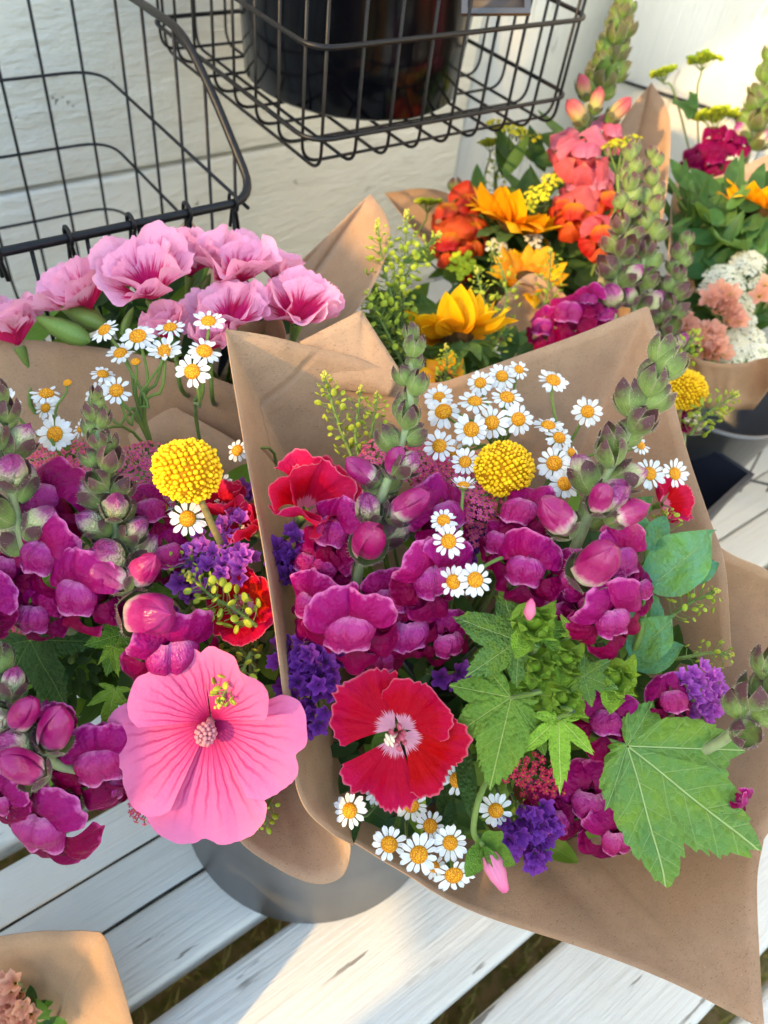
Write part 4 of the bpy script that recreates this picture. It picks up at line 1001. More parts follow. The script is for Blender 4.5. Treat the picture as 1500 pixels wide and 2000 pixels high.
statice('sunlit violet statice beneath the left billy button', blob(435, 1080, 66, 50, 17, .4) + blob(380, 1125, 40, 44, 9) + [(455, 1010), (470, 1020), (440, 1025), (352, 1140), (372, 1165), (478, 1090), (350, 1195)], .385, STATL, LBASE, (-.1, .5, 1), 0.0045)
statice('single dull violet statice floret above the hot-pink godetia', [(474, 955), (485, 965)], .41, STATL, LBASE, (0, .3, 1), .005)
cress('yellow-green cress sprig lying across the red godetia', [(372, 1125, .374), (415, 1165, .372), (460, 1190, .372), (505, 1225, .375)], 'pepper cress in the left bouquet', 36, .0042, .0082, LBASE, seed=1)
cress('short cress sprig hanging over the edge of the pink mallow', [(428, 1372, .352), (445, 1345, .354), (468, 1320, .358), (490, 1275, .37)], 'pepper cress in the left bouquet', 26, .0032, .006, LBASE, seed=2)
cress('cress sprig with round pods left of the violet statice', [(345, 1080, .385), (360, 1100, .385), (372, 1112, .388)], 'pepper cress in the left bouquet', 14, .003, .007, LBASE, seed=3)
cress('dark cress tuft in shade above the pink mallow', [(440, 1240, .392), (470, 1265, .392), (500, 1300, .395)], 'pepper cress in the left bouquet', 26, .0032, .008, LBASE, seed=5)
cress('cress tips hidden under the lower edge of the pink mallow', [(500, 1610, .40), (515, 1590, .40), (530, 1560, .41)], 'pepper cress in the left bouquet', 18, .003, .006, LBASE, seed=6)
# mallow flower
p = P(412, 1410, .362); f = frame(p, S(-.05, .12, 1), S(0, 1, 0), .87 * .362 / 1500)
mt = thing('mallow_flower', 'large open pink mallow flower with dark veins in the left bouquet', 'mallow flower', p)
for i, (az, R, ph, tl, bd) in enumerate(((-48, 190, .74, .34, -.2), (38, 200, .68, .46, .3), (110, 222, .74, .16, -.3), (181, 270, .68, .08, -.3), (243, 244, .72, .16, -.35))):
    add('petal', fanpetal(ph, 1., .012, .14, bd, .035, 40 + i, MALLOW, .07, nu=41, nv=20, ns=5, pinch=1., wav=.3), mt, f @ RZ(-math.radians(az)) @ T(0, 3, -3 + 1.6 * (i % 3)) @ RX(tl) @ RY((.16, -.12, .16, -.1, .16)[i]) @ Matrix.Scale(R, 4))
g = G(); g.add(tube([(0, 0, -8), (0, 0, 10), (-1, 2, 30)], 10, 10, 10))
fs = f; f = f @ T(0, 0, 2) @ RX(.55)
for i in range(60):
    v = 1 - 2 * (i + .5) / 60; th = i * 2.4; q = math.sqrt(1 - v * v); g.add(ball(rnd.uniform(4, 6.5), 6, 5), T(q * 20 * math.cos(th), 2 + q * 20 * math.sin(th), 40 + v * 26))
add('stamen_column', g.mesh('stamen_column', STAMEN), mt, f)
f = fs
add('calyx', M1(lathe([(3, -46), (14, -36), (20, -20), (18, -12), (4, -10)], 12), 'calyx', STEM), mt, f)
add('stem', M1(tube(stem_pts(f @ Vector((0, 0, -35)), f.to_3x3() @ Vector((0, 0, 1)), LBASE), .0016, n=7), 'stem', STEM), mt)

FIVE = [(0, 1., .62), (-1.0, .86, .58), (1.0, .86, .58), (-1.95, .62, .6), (1.95, .62, .6)]
PL1 = palmate(FIVE, LEAFM, 1); PL2 = palmate([(0, 1., .58), (-.95, .92, .55), (1.0, .9, .55), (-1.9, .66, .6), (1.9, .6, .6)], LEAFB, 2, 44, .04, .46)
PL3 = palmate([(0, 1., .45), (-.8, .72, .4), (.85, .75, .4), (-1.7, .4, .5), (1.7, .4, .5)], LEAFY, 3, 30, .05, .36)
PL4 = palmate(FIVE, LEAFD, 4, 30, .05)
def mallow_leaf(label, px, py, d, tx, ty, td, up, mesh, base, group='lobed green mallow leaves', k=1., via=None):
    t = thing('mallow_leaf', label, 'leaf', P(px, py, d), group)
    leaf_at(px, py, d, tx, ty, td, up, mesh, t, k)
    add('leaf_stalk', M1(tube(crom([P(px, py, d)] + ([Vector(v) for v in via] if via else []) + [base], 10), .0009, .0014, 6), 'leaf_stalk', STEM), t); return t
mallow_leaf('dark green jagged leaf under the purple flowers at the left', 60, 1250, .395, 120, 1380, .385, (-.2, .4, 1), PL4, LBASE, k=1.05)
mallow_leaf('grey-green leaf between the dark leaf and the pink buds', 235, 1240, .39, 205, 1320, .385, (.2, .4, 1), PL1, LBASE)
mallow_leaf('small yellow-green leaf left of the pink mallow', 225, 1345, .378, 205, 1425, .374, (.0, .3, 1), PL3, LBASE, k=1.1)
mallow_leaf('bright crumpled leaf in sun beside the purple flower', 222, 1262, .378, 232, 1318, .372, (.4, .2, 1), PL3, LBASE)
sb = thing('sunflower_bud', 'closed green bud with many pointed bracts in the left bouquet', 'flower bud', P(140, 1290, .40))
BRACT = oval(.17, .25, .5, LEAFD, 1, 1.1, .02, 'bract', 7, 9)
for i in range(26):
    q = math.sqrt((i + .5) / 26); th = i * 2.4; p = P(140 + 55 * q * math.cos(th), 1290 + 45 * q * math.sin(th), .402 + .012 * q)
    add('bract', BRACT, sb, frame(p, S(math.cos(th) * -.3, .3, 1), S(math.cos(th), -math.sin(th) + .2, .7), .013))
add('stem', M1(tube(stem_pts(P(140, 1290, .405), S(0, 0, 1), LBASE), .002, n=6), 'stem', STEM), sb)

# ------------------------------------------------------------------ centre bouquet
CG = 'daisies of the centre bouquet'
V1 = P(965, 930, .45); V2 = P(1060, 960, .45)
for a_ in (
    (866, 804, 39, .415, 'leftmost large one against the wrapper back', (-.1, .5)), (857, 776, 31, .43, 'behind the leftmost large one', (-.2, .4)),
    (938, 748, 29, .425, 'third from the left along the top, tilted up', (-.1, .4)), (927, 784, 36, .412, 'with long thin petals in the upper left of the cluster', (0, 1.1)),
    (980, 735, 31, .43, 'in the top row near the wrapper edge', (.1, .3)), (1013, 722, 23, .432, 'small, highest of the centre bouquet', (.3, .4)),
    (1080, 743, 34, .425, 'alone at the upper right with a slanting stem', (.3, .7)), (990, 776, 35, .415, 'middle of the second row', (.2, .7)),
    (960, 826, 37, .405, 'with many crowded petals above the billy button', (-.3, .2)), (1012, 819, 34, .405, 'frontal, right above the billy button', (.1, .15)),
    (920, 839, 37, .40, 'frontal, upper left of the billy button', (-.05, .15)), (858, 871, 35, .395, 'left of the billy button over the pink yarrow', (-.15, .2)),
    (884, 882, 27, .405, 'mostly covered by its neighbours left of the billy button', (.1, .1)), (908, 902, 31, .393, 'touching the left rim of the billy button', (-.1, .4)),
    (1070, 831, 33, .415, 'seen edge-on right of the billy button', (0, 1.2)), (1092, 855, 31, .41, 'below the edge-on one right of the billy button', (.2, .4)),
    (1147, 804, 33, .415, 'alone in the middle of the wrapper back', (.1, .15)), (1082, 905, 38, .395, 'large, right beside the billy button', (-.1, .15)),
    (1102, 945, 34, .39, 'below the large one, left of the right spike', (.1, .1)), (1268, 925, 35, .40, 'right of the thick bud spike', (.1, .3)),
    (1317, 925, 32, .402, 'rightmost one against the bare paper', (.2, .1)), (866, 1016, 30, .352, 'upper one of the pair below the billy button', (-.2, .6)),
    (876, 1057, 36, .347, 'lower one of the pair right of the centre spike', (0, .1)), (885, 1136, 35, .346, 'half turned away, left of its twin among purple petals', (-.6, 0)),
    (928, 1132, 37, .341, 'frontal one of the twins among the purple petals', (.1, .1)), (1218, 1028, 22, .395, 'small, behind the right spike', (.4, .2)),
    (862, 970, 22, .40, 'small, facing away over the pink yarrow', (-.4, .9)), (1116, 885, 24, .405, 'peeping from behind a larger one near the right spike', (.5, .2)),
    (1250, 870, 22, .405, 'showing only petals behind the thick bud spike', (.4, .5))):
    daisy(*a_[:5], CG, a_[5], CBASE, via=[V1 if a_[0] < 1030 else V2] if a_[1] < 930 else None)
daisy(905, 948, 30, .372, 'in side view below the billy button, petals raised', CG, (.05, 1.9), CBASE, tilt=.5)
BG = 'daisies at the lower rim of the centre bouquet'
for a_ in ((683, 1582, 37, .382, 'leftmost below the red godetia by the paper edge', (-.3, .3)), (803, 1572, 36, .395, 'partly covered by the lowest red petal', (0, -.1)),
           (892, 1522, 36, .395, 'right behind the red godetia', (.3, .1)), (968, 1582, 36, .385, 'beside the purple statice, right of the hairy stalk', (0, .1)),
           (760, 1648, 38, .378, 'at the left of the lowest row', (-.15, .15)), (818, 1668, 43, .370, 'largest, in the middle of the lowest row', (0, .1)),
           (840, 1612, 32, .39, 'behind the lowest row, partly covered', (.1, .3)), (879, 1645, 37, .374, 'at the right of the lowest row', (.1, .05)),
           (886, 1708, 42, .372, 'lowest of all, beside the pink bud', (0, -.3)), (848, 1692, 25, .382, 'almost hidden under the largest one', (0, .2)), (737, 1545, 28, .40, 'showing only white petals under the red godetia', (0, .5))):
    daisy(*a_[:5], BG, a_[5], CBASE)
billy(984, 916, 57, .392, 'round yellow billy button amid the centre daisies', CBASE, via=[P(975, 1010, .41), P(950, 1100, .45)])

snap('tall centre snapdragon with purple-brown buds at its tip and open purple flowers', SG,
     [(808, 668, .380), (800, 745, .378), (800, 810, .376), (778, 880, .374), (740, 985, .372), (705, 1090, .374), (690, 1180, .385)], 16, SP,
     florets=[(868, 1010, .378, 84, .7, .3), (655, 1040, .372, 76, -.6, .15, .5), (840, 1125, .364, 92, .55, -.35, .6), (610, 1180, .366, 76, -.75, -.2, .6), (690, 1220, .353, 112, -.05, -.55, .55),
              (640, 1110, .376, 60, -.7, 0), (800, 1230, .378, 84, .3, -.6), (870, 1250, .392, 70, .5, -.5), (760, 1170, .37, 64, .1, -.2, .7), (600, 1100, .38, 56, -.6, .3), (890, 1090, .38, 60, .7, 0), (740, 1280, .385, 70, 0, -.5)],
     s0=5.2, s1=8.6, t1=.84, peek=.56, base=CBASE, seed=3, bigbuds=[(706, 920, .372, .015, -.7, .3), (772, 900, .368, .0135, .1, .2), (722, 1056, .352, .021, .05, -.1), (800, 985, .366, .018, .6, .25)])
snap('thick right-hand snapdragon with large green buds leaning over the wrapper edge', SG,
     [(1290, 718, .372), (1262, 775, .37), (1225, 845, .37), (1185, 930, .37), (1140, 1030, .374), (1100, 1120, .38)], 14, SP,
     florets=[(1020, 1005, .378, 76, -.6, .5), (1030, 1110, .368, 84, -.5, -.3, .6), (1205, 1095, .366, 84, .5, .0, .45), (1190, 1205, .36, 88, .4, -.55, .5), (1120, 1130, .37, 60, -.1, -.5), (1080, 1185, .378, 60, -.2, -.6), (975, 1060, .38, 56, -.7, .1), (1150, 1180, .368, 60, .1, -.3, .7), (1250, 1150, .372, 54, .7, .1)],
     s0=7.6, s1=9.2, t1=.8, peek=.62, base=CBASE, seed=6, bigbuds=[(1085, 1005, .356, .019, -.5, .35), (1172, 972, .353, .0145, .0, .1), (1228, 1000, .358, .015, .7, .1), (1165, 1098, .348, .024, .1, 0)])
snap('snapdragon leaning out of the wrapper at the right picture edge', SG,
     [(1525, 1285, .36), (1490, 1350, .362), (1455, 1400, .366), (1410, 1445, .376), (1340, 1480, .39)], 9, SP,
     florets=[(1310, 1370, .388, 62, .2, .3), (1180, 1410, .386, 72, -.1, .35, .6), (1150, 1560, .40, 84, -.2, -.3), (1200, 1630, .395, 76, .2, -.5), (1080, 1590, .41, 70, -.3, -.4), (1240, 1440, .392, 60, .3, .3), (1445, 1560, .38, 30, .6, -.4, .2)],
     s0=8, s1=9, t1=.62, peek=.9, base=CBASE, seed=9)
godetia('red godetia with feathered pale pink throat, open towards the viewer', 778, 1428, 124, .366, (-.02, .05, 1), GR, CBASE, .20, .55, 4, seed=0, custom=((-20, fanpetal(0.93, 1., .09, .3, -.25, .11, 91, REDG, pinch=.8), 1.08, .2), (70, fanpetal(1.10, 1., .09, .35, -.3, .12, 92, REDG, pinch=.8), .84, .3), (150, fanpetal(0.90, 1., .09, .3, -.3, .11, 93, REDG, pinch=.8), 1.04, .18), (232, fanpetal(0.77, 1., .09, .3, -.25, .11, 94, REDG, pinch=.85), 1.1, .2)))
godetia('cupped crimson godetia at the left inside of the centre wrapper', 592, 1000, 112, .388, (.25, .5, .8), GH, CBASE, .95, .5, 5, seed=1, otl=.3, stamens=False)
godetia('hot-pink godetia half hidden behind the blue-green leaves', 1290, 985, 62, .42, (.5, .3, .8), GH, CBASE, .6, .2, 4, seed=3, stamens=False)
yarrow('large pink yarrow heads behind the centre snapdragon', [(895, 935, 92, .396), (760, 885, 60), (668, 960, 60, .395), (930, 1010, 60), (830, 890, 62)], .402, .0019, YARP, YARC, CBASE, (0, .7, 1), 'pink yarrow')
yarrow('red-pink yarrow head below the young lobed leaf', [(1000, 1500, 36), (1050, 1515, 44), (1080, 1535, 26)], .40, .0023, YARR, YARC, CBASE, (0, .2, 1), 'pink yarrow', .12, .8)
statice('purple statice along the left side of the wrapper below the crimson godetia', blob(590, 1085, 50, 52, 18) + blob(560, 1110, 24, 30, 5), .388, STAT, CBASE, (-.2, .4, 1), 0.0048)
statice('large purple statice spray at the left of the red godetia', blob(580, 1290, 44, 46, 14) + blob(600, 1370, 52, 50, 14) + blob(640, 1310, 40, 34, 8) + [(565, 1400), (590, 1420), (625, 1410)], .374, STAT, CBASE, (-.15, .25, 1), 0.0045)
statice('dark purple statice right of the centre snapdragon', blob(905, 1030, 52, 44, 14) + blob(900, 1075, 40, 26, 7), .41, STAT, CBASE, (0, .4, 1), 0.0050)
statice('purple statice bunch at the lower rim beside the pink bud', blob(1035, 1625, 54, 62, 26), .388, STAT, CBASE, (.1, -.2, 1), 0.0045)
statice('light violet statice right of the lobed leaves, on bare paper', blob(1365, 1355, 48, 52, 24), .395, STATL, CBASE, (.5, .3, .8), 0.0045)
statice('few purple statice florets above the red godetia', blob(890, 1325, 30, 18, 5) + [(620, 1255)], .40, STAT, CBASE, (0, .2, 1), 0.0050)
cress('leftmost cress sprig against the sunlit paper', [(634, 736, .412), (645, 775, .412), (662, 830, .41), (690, 900, .41)], 'pepper cress in the centre bouquet', 34, .0030, .0062, CBASE, seed=11)
cress('middle cress sprig against the sunlit paper', [(704, 760, .418), (700, 800, .415), (694, 850, .412), (700, 890, .41)], 'pepper cress in the centre bouquet', 22, .0024, .0058, CBASE, seed=12)
cress('shortest cress sprig right of two others on the paper', [(736, 772, .425), (732, 810, .42), (724, 850, .415)], 'pepper cress in the centre bouquet', 18, .0024, .0055, CBASE, seed=13)
cress('cress sprig below the blue-green leaf on bare paper', [(1395, 1155, .41), (1350, 1175, .41), (1305, 1205, .41)], 'pepper cress in the centre bouquet', 22, .0028, .008, CBASE, seed=14)
cress('thin cress sprig pointing right above the light violet statice', [(1425, 1278, .405), (1385, 1275, .405), (1330, 1285, .405)], 'pepper cress in the centre bouquet', 16, .0024, .0065, CBASE, seed=15)
cress('small cress tip beside the hot-pink godetia', [(1298, 1000, .405), (1302, 1030, .405), (1290, 1080, .41)], 'pepper cress in the centre bouquet', 14, .0026, .006, CBASE, seed=16)
# blue-green leaves
EU = [oval(.32, .3, (.75, .4, -.5, .9)[i], LEAFE, i, 1.2, .07) for i in range(4)]
et = thing('leafy_branch', 'blue-green leafy branch right of the thick snapdragon', 'leafy branch', P(1260, 1180, .40))
et_l = [(1262, 1150, .385, 1402, 1050, .374, (-.1, .55, 1), 0, 1.08), (1230, 1090, .392, 1212, 965, .392, (.3, .1, 1), 1, 1.), (1268, 1075, .385, 1300, 1000, .377, (-.4, .2, 1), 2, .9), (1225, 1010, .397, 1290, 975, .395, (.1, .6, .8), 3, .9),
        (1330, 1130, .395, 1415, 1098, .40, (.1, .5, 1), 1, .8), (1255, 1160, .40, 1290, 1240, .40, (.3, .1, 1), 2, 1.), (1230, 1280, .395, 1328, 1205, .385, (.1, .7, 1), 0, 1.05), (1220, 1290, .40, 1315, 1270, .405, (.2, .4, 1), 3, 1.1), (1210, 1130, .40, 1250, 1230, .40, (.2, .2, 1), 1, 1.)]
for (px, py, d, tx, ty, td, up, k, s) in et_l: leaf_at(px, py, d, tx, ty, td, up, EU[k], et, s, 'leaf')
add('stem', M1(tube(crom([P(1265, 1030, .39), P(1258, 1150, .388), P(1230, 1280, .40), P(1100, 1350, .5), CBASE], 16), .0016, .002, 7), 'stem', STEM), et)
# mallow branch
mallow_leaf('largest lobed leaf, hanging over the paper at the right', 1224, 1456, .378, 1500, 1672, .366, (.02, .25, 1), palmate([(0, 1., .5), (-.63, .78, .42), (.66, .85, .42), (-1.6, .34, .6), (1.3, .40, .5)], LEAFB, 12, 52, .035, .56, .10, .25, nr_=16), CBASE, via=[P(1180, 1442, .384), P(1100, 1420, .42)])
mallow_leaf('lobed leaf right beside the red godetia', 998, 1362, .366, 955, 1545, .352, (-.15, .3, 1), palmate([(0, 1., .5), (.75, .8, .45), (1.5, .7, .45), (2.2, .62, .4), (-.9, .44, .5), (-1.7, .3, .5)], LEAFM, 13, 44, .045, .56, .10, .25, nr_=16), CBASE, via=[P(1040, 1350, .37)], k=1.0)
mallow_leaf('young yellow-green three-pointed leaf under the bud cluster', 1090, 1402, .362, 1098, 1548, .352, (.05, .2, 1), PL3, CBASE, via=[P(1085, 1380, .37)])
mallow_leaf('grey-green leaf under the centre purple flowers', 1010, 1252, .372, 880, 1200, .372, (-.2, .45, 1), PL2, CBASE, via=[P(1030, 1280, .38)], k=.95)
mallow_leaf('dark ruffled leaf below the right purple flower', 1060, 1230, .372, 1140, 1225, .366, (.1, .5, 1), PL1, CBASE, k=.9)
mallow_leaf('pale leaf tucked behind the bud cluster', 1110, 1250, .384, 1190, 1310, .378, (.2, .3, 1), PL2, CBASE, k=.9)
mallow_leaf('small dark leaf behind the young leaf', 1040, 1420, .38, 1075, 1490, .378, (.1, .2, 1), PL1, CBASE, k=.8)
mallow_leaf('curled small leaf between the bud cluster and the purple flowers', 1120, 1240, .362, 1150, 1170, .352, (.2, .5, 1), PL3, CBASE, k=.9)
mallow_leaf('curled glossy leaf at the right of the bud cluster', 1140, 1320, .362, 1225, 1350, .352, (-.1, .4, 1), PL2, CBASE, k=.8)
CRINK = [oval(.34, .5, (.9, .3, 1.2, -.3)[i], LEAFY, 20 + i, 1.2, .14, 'bract', 11, 13, .14) for i in range(4)]
mb = thing('mallow_branch', 'crinkled green cluster of mallow buds above the lobed leaves', 'bud cluster', P(1090, 1310, .36))
def bud_knot(cx, cy, d, r, n, seed=0, label=None):
    r_ = random.Random(seed)
    c = P(cx, cy, d + .012); R = r * d / 1500
    b = add('bud', M1(lathe([(.01, 0), (R * .28, R * .1), (R * .34, R * .4), (R * .2, R * .75), (.0005, R * .9)], 12), 'bud', LEAFY), mb, frame(c, S(r_.uniform(-.3, .3), .3, 1), S(0, 1, 0), 1))
    if label: b['label'] = label
    n += 1
    for i in range(n):
        th = i * 2.4 + r_.uniform(-.2, .2); q = .25 + .75 * math.sqrt(i / n)
        add('bract', CRINK[i % 4], b, frame(c + S(math.cos(th), math.sin(th), 0) * R * .25 * q + S(0, 0, 1) * R * .3 * (1 - q), S(-math.cos(th) * .8, -math.sin(th) * .8, .7), S(math.cos(th), math.sin(th), 1.35 - q), R * r_.uniform(.95, 1.45)))
    add('bud_stalk', M1(tube(crom([c, (c + P(1060, 1330, .385)) / 2 + S(0, 0, -.004), P(1060, 1330, .385)], 8), .0012, n=6), 'bud_stalk', STEM), b)
for i, q in enumerate(((1035, 1215, .355, 58, 9), (1045, 1300, .362, 44, 8), (1100, 1285, .362, 44, 8), (1095, 1360, .358, 48, 8), (1195, 1322, .358, 52, 8), (1030, 1350, .365, 36, 7))): bud_knot(*q, seed=i)
add('petal', M1(lathe([(.0012, 0), (.0028, .004), (.002, .009), (.0005, .012)], 10), 'petal', BUDPINK), mb, frame(P(1032, 1208, .346), S(0, .7, .5), S(0, 1, 0), 1))
add('stem', M1(tube(crom([P(1060, 1330, .385), P(1040, 1350, .42), CBASE], 10), .0022, n=8), 'stem', STEM), mb)
# hanging pink bud
hb = thing('mallow_bud', 'rolled pink mallow bud with green calyx drooping over the lower paper rim', 'flower bud', P(965, 1670, .36))
def roll(th, v): return 1 + .13 * math.sin(th * 2 + v * 7) + .06 * math.sin(th * 5 + v * 9)
bz = (P(988, 1742, .352) - P(950, 1660, .358)); bf = frame(P(950, 1660, .358), bz, S(0, 0, 1), bz.length)
add('petal_roll', M1(lathe([(.02, 0), (.17, .12), (.235, .35), (.22, .6), (.15, .85), (.1, .97), (.02, 1.0)], 22, roll), 'petal_roll', BUDPINK), hb, bf)
CS = oval(.30, .3, .45, LEAFM, 41, 1.3, .03, 'sepal')
for i in range(5): add('sepal', CS, hb, bf @ T(0, 0, -.12) @ RZ(i * 1.256 + .4) @ T(0, .08, 0) @ RX(1.25) @ Matrix.Scale(.72, 4))
for (tx, ty, s) in ((905, 1712, 1.), (1008, 1690, 1.), (990, 1610, .9), (915, 1640, .8)): leaf_at(945, 1648, .362, tx, ty, .356, (.1, .3, 1), CS, hb, s, 'bract')
add('stem', M1(tube(crom([P(945, 1652, .36), P(925, 1625, .362), P(932, 1570, .366), P(955, 1510, .376), P(985, 1440, .40)], 20), .0015, .0016, 8), 'stem', STEM), hb)
# narrow dark leaves and buds
GL = [oval(.12, .25, .3, LEAFD, i + 60, 1.2, .02, 'leaf', 7, 14) for i in range(3)]
gl = thing('leafy_sprig', 'narrow dark green leaves around the red godetia', 'leafy stem', P(800, 1400, .42))
for (px, py, d, tx, ty, td) in ((900, 1440, .392, 925, 1590, .376), (860, 1500, .41, 890, 1660, .395), (755, 1320, .40, 757, 1262, .38), (810, 1320, .41, 838, 1280, .39), (690, 1380, .40, 680, 1400, .39), (880, 1560, .40, 870, 1680, .40), (700, 1560, .41, 690, 1640, .40), (780, 1590, .41, 770, 1640, .40), (930, 1450, .395, 960, 1520, .395)):
    leaf_at(px, py, d, tx, ty, td, (rnd.uniform(-.5, .5), .3, 1), rnd.choice(GL), gl, 1.1, 'leaf')
add('stem', M1(tube(crom([P(800, 1400, .40), P(815, 1380, .5), CBASE], 8), .0016, n=6), 'stem', STEM), gl)

# leafy filling deep inside each bouquet
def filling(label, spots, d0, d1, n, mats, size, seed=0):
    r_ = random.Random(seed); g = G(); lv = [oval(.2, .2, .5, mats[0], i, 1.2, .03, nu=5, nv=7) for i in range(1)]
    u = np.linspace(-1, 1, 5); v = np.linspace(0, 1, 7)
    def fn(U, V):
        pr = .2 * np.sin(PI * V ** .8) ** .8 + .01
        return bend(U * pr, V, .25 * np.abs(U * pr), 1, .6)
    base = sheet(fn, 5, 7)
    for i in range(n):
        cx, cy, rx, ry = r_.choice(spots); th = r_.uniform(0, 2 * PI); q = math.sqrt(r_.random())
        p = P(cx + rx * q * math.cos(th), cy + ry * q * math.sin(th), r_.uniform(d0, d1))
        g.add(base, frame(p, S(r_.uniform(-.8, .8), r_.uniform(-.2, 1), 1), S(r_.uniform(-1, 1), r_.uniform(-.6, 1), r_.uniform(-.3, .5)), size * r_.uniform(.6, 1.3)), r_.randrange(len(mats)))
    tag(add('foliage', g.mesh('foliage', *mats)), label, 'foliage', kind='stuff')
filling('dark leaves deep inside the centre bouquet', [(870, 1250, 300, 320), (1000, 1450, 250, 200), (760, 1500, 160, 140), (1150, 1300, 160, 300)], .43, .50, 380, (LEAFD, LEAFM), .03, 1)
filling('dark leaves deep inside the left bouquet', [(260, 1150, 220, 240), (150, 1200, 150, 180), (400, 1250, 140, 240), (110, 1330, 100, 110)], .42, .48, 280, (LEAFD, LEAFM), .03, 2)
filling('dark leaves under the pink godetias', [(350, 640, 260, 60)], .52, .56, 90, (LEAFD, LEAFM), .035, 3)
filling('green leaves inside the orange bouquet', [(1080, 420, 150, 170), (980, 500, 120, 80), (1150, 560, 90, 120)], .73, .79, 260, (LEAFD, LEAFS), .04, 4)
filling('green leaves under the front sunflower', [(900, 700, 130, 70), (800, 660, 70, 60)], .64, .69, 150, (LEAFD, LEAFS), .035, 5)
filling('green leaves inside the white yarrow bouquet', [(1420, 580, 120, 110), (1400, 420, 90, 60)], .70, .77, 170, (LEAFD, LEAFS), .035, 6)

# ------------------------------------------------------------------ pale pink godetias
GG = 'pale pink godetias under the wire basket'
for i, (px, py, r, d, z, op, roll, lab) in enumerate((
    (300, 545, 112, .47, (.0, .75, .8), .75, .3, 'largest pale pink godetia in the middle of the row, deep pink inside'),
    (180, 575, 96, .49, (-.4, .7, .7), .8, .9, 'pale pink godetia left of the largest one'),
    (40, 645, 92, .48, (-.2, .9, .5), .85, .1, 'pale pink godetia cut by the left picture edge'),
    (372, 515, 74, .50, (.25, .8, .5), 1.05, .6, 'narrow half-closed pale pink godetia right behind the largest one'),
    (462, 525, 92, .50, (.15, .75, .8), .7, .2, 'pale pink godetia at the right of the top row'),
    (455, 612, 86, .475, (-.05, .7, .9), .7, .7, 'pale pink godetia above the paper corner, wide open'),
    (580, 600, 92, .49, (.3, .7, .8), .8, .4, 'rightmost pale pink godetia by the paper sheet'),
    (545, 540, 60, .52, (.3, .9, .5), .9, .0, 'pale pink godetia far back, mostly hidden'),
    (335, 640, 66, .46, (-.05, .8, .7), .9, .5, 'pale pink godetia behind the top daisies'),
    (410, 668, 54, .455, (.1, .7, .7), .9, .2, 'low pale pink godetia beside the highest right daisy'))):
    godetia(lab, px, py + r * .36, r * 1.08, d, (z[0] * .9, z[1] * .85, z[2] * .95), GP, GBASE, op + .22, roll, 5, GG, .3, 1., i, stamens=False, otl=.32, inner=1)
gb = thing('godetia_leaves', 'green pointed godetia buds between the pink flowers', 'flower bud', P(160, 640, .47))
GBUD = M1(lathe([(.01, 0), (.1, .08), (.16, .3), (.14, .6), (.07, .88), (.005, 1)], 10, lambda th, v: 1 + .12 * math.cos(4 * th)), 'bud', plain('bud_green', (96, 130, 52), .5, .4, .1, c2=(120, 140, 70), ns=60))
for (px, py, d, tx, ty, td) in ((178, 668, .46, 70, 620, .465), (210, 640, .47, 115, 596, .475), (240, 650, .475, 262, 600, .478), (380, 600, .50, 412, 535, .49), (360, 610, .50, 390, 555, .49)):
    a_ = P(px, py, d); y = P(tx, ty, td) - a_; add('bud', GBUD, gb, frame(a_, y, S(0, 0, 1), y.length))
add('stem', M1(tube(crom([P(240, 650, .475), P(330, 700, .55), GBASE], 8), .0018, n=6), 'stem', STEM), gb)

# ------------------------------------------------------------------ orange bouquet
def sunflower(label, px, py, r, d, z, n, tilt, base, mat, seed=0, bracts=14, blen=.62, brt=.0, disc=.34, rows=2, only=None, group='sunflowers'):
    R = r * d / 1500; p = P(px, py, d); zz = S(*z); f = frame(p, zz, S(0, 1, 0), R); t = thing('sunflower', label, 'sunflower', p, group); r_ = random.Random(seed)
    ms = []
    for i in range(4):
        def fn(U, V, W=.16 + .02 * i, dr=(-.5, .1, -.9, .35)[i]):
            pr = W * (np.sin(PI * np.clip(.12 + .88 * V, 0, 1) ** .9) ** .8) + .004
            return bend(U * pr, V * .72, -.35 * np.abs(U) * pr + .02 * np.sin(V * 8 + i), .72, dr)
        ms.append(M1(sheet(fn, 7, 10), 'petal', mat))
    for k in range(rows):
        for i in range(n):
            az = 2 * PI * (i + .5 * k) / n + r_.uniform(-.1, .1)
            add('petal', r_.choice(ms), t, f @ RZ(az) @ T(0, disc * .85, -.02 * k) @ RX(tilt + .16 * k + r_.uniform(-.22, .22)) @ Matrix.Scale(r_.uniform(.85, 1.08), 4) @ RY(r_.uniform(-.3, .3)))
    add('disc', M1(lathe([(.001, .1), (disc * .5, .09), (disc * .9, .02), (disc, -.06), (.1, -.22), (.001, -.24)], 20), 'disc', SUNC), t, f)
    bm = [oval(.2, .15, (-.5, -1.0, .4)[i], LEAFS, 70 + i, 1.1, .04, 'bract', 7, 12) for i in range(3)]
    for i in range(bracts):
        az = 2 * PI * i / bracts + r_.uniform(-.2, .2)
        add('bract', r_.choice(bm), t, f @ RZ(az) @ T(0, disc * .6, -.14 - .05 * (i % 2)) @ RX(brt + r_.uniform(-.3, .3)) @ Matrix.Scale(blen * r_.uniform(.75, 1.2), 4))
    add('stem', M1(tube(stem_pts(f @ Vector((0, 0, -.2)), zz, base), .0035, .004, 8), 'stem', STEM), t)
sunflower('golden sunflower in the middle of the orange bouquet, seen from the side', 1000, 435, 118, .72, (.3, .85, .35), 17, .3, OBASE, SUNFO, 1, disc=.26)
sunflower('golden sunflower with curled petals below the side-on one', 1030, 545, 84, .685, (.05, .55, .8), 16, .45, OBASE, SUNFO, 2, disc=.3)
sunflower('bright yellow sunflower facing away, green bracts towards the viewer', 892, 655, 128, .585, (-.1, 1., .0), 17, .5, YBASE2, SUNF, 3, 20, .62, -.2, disc=.26)
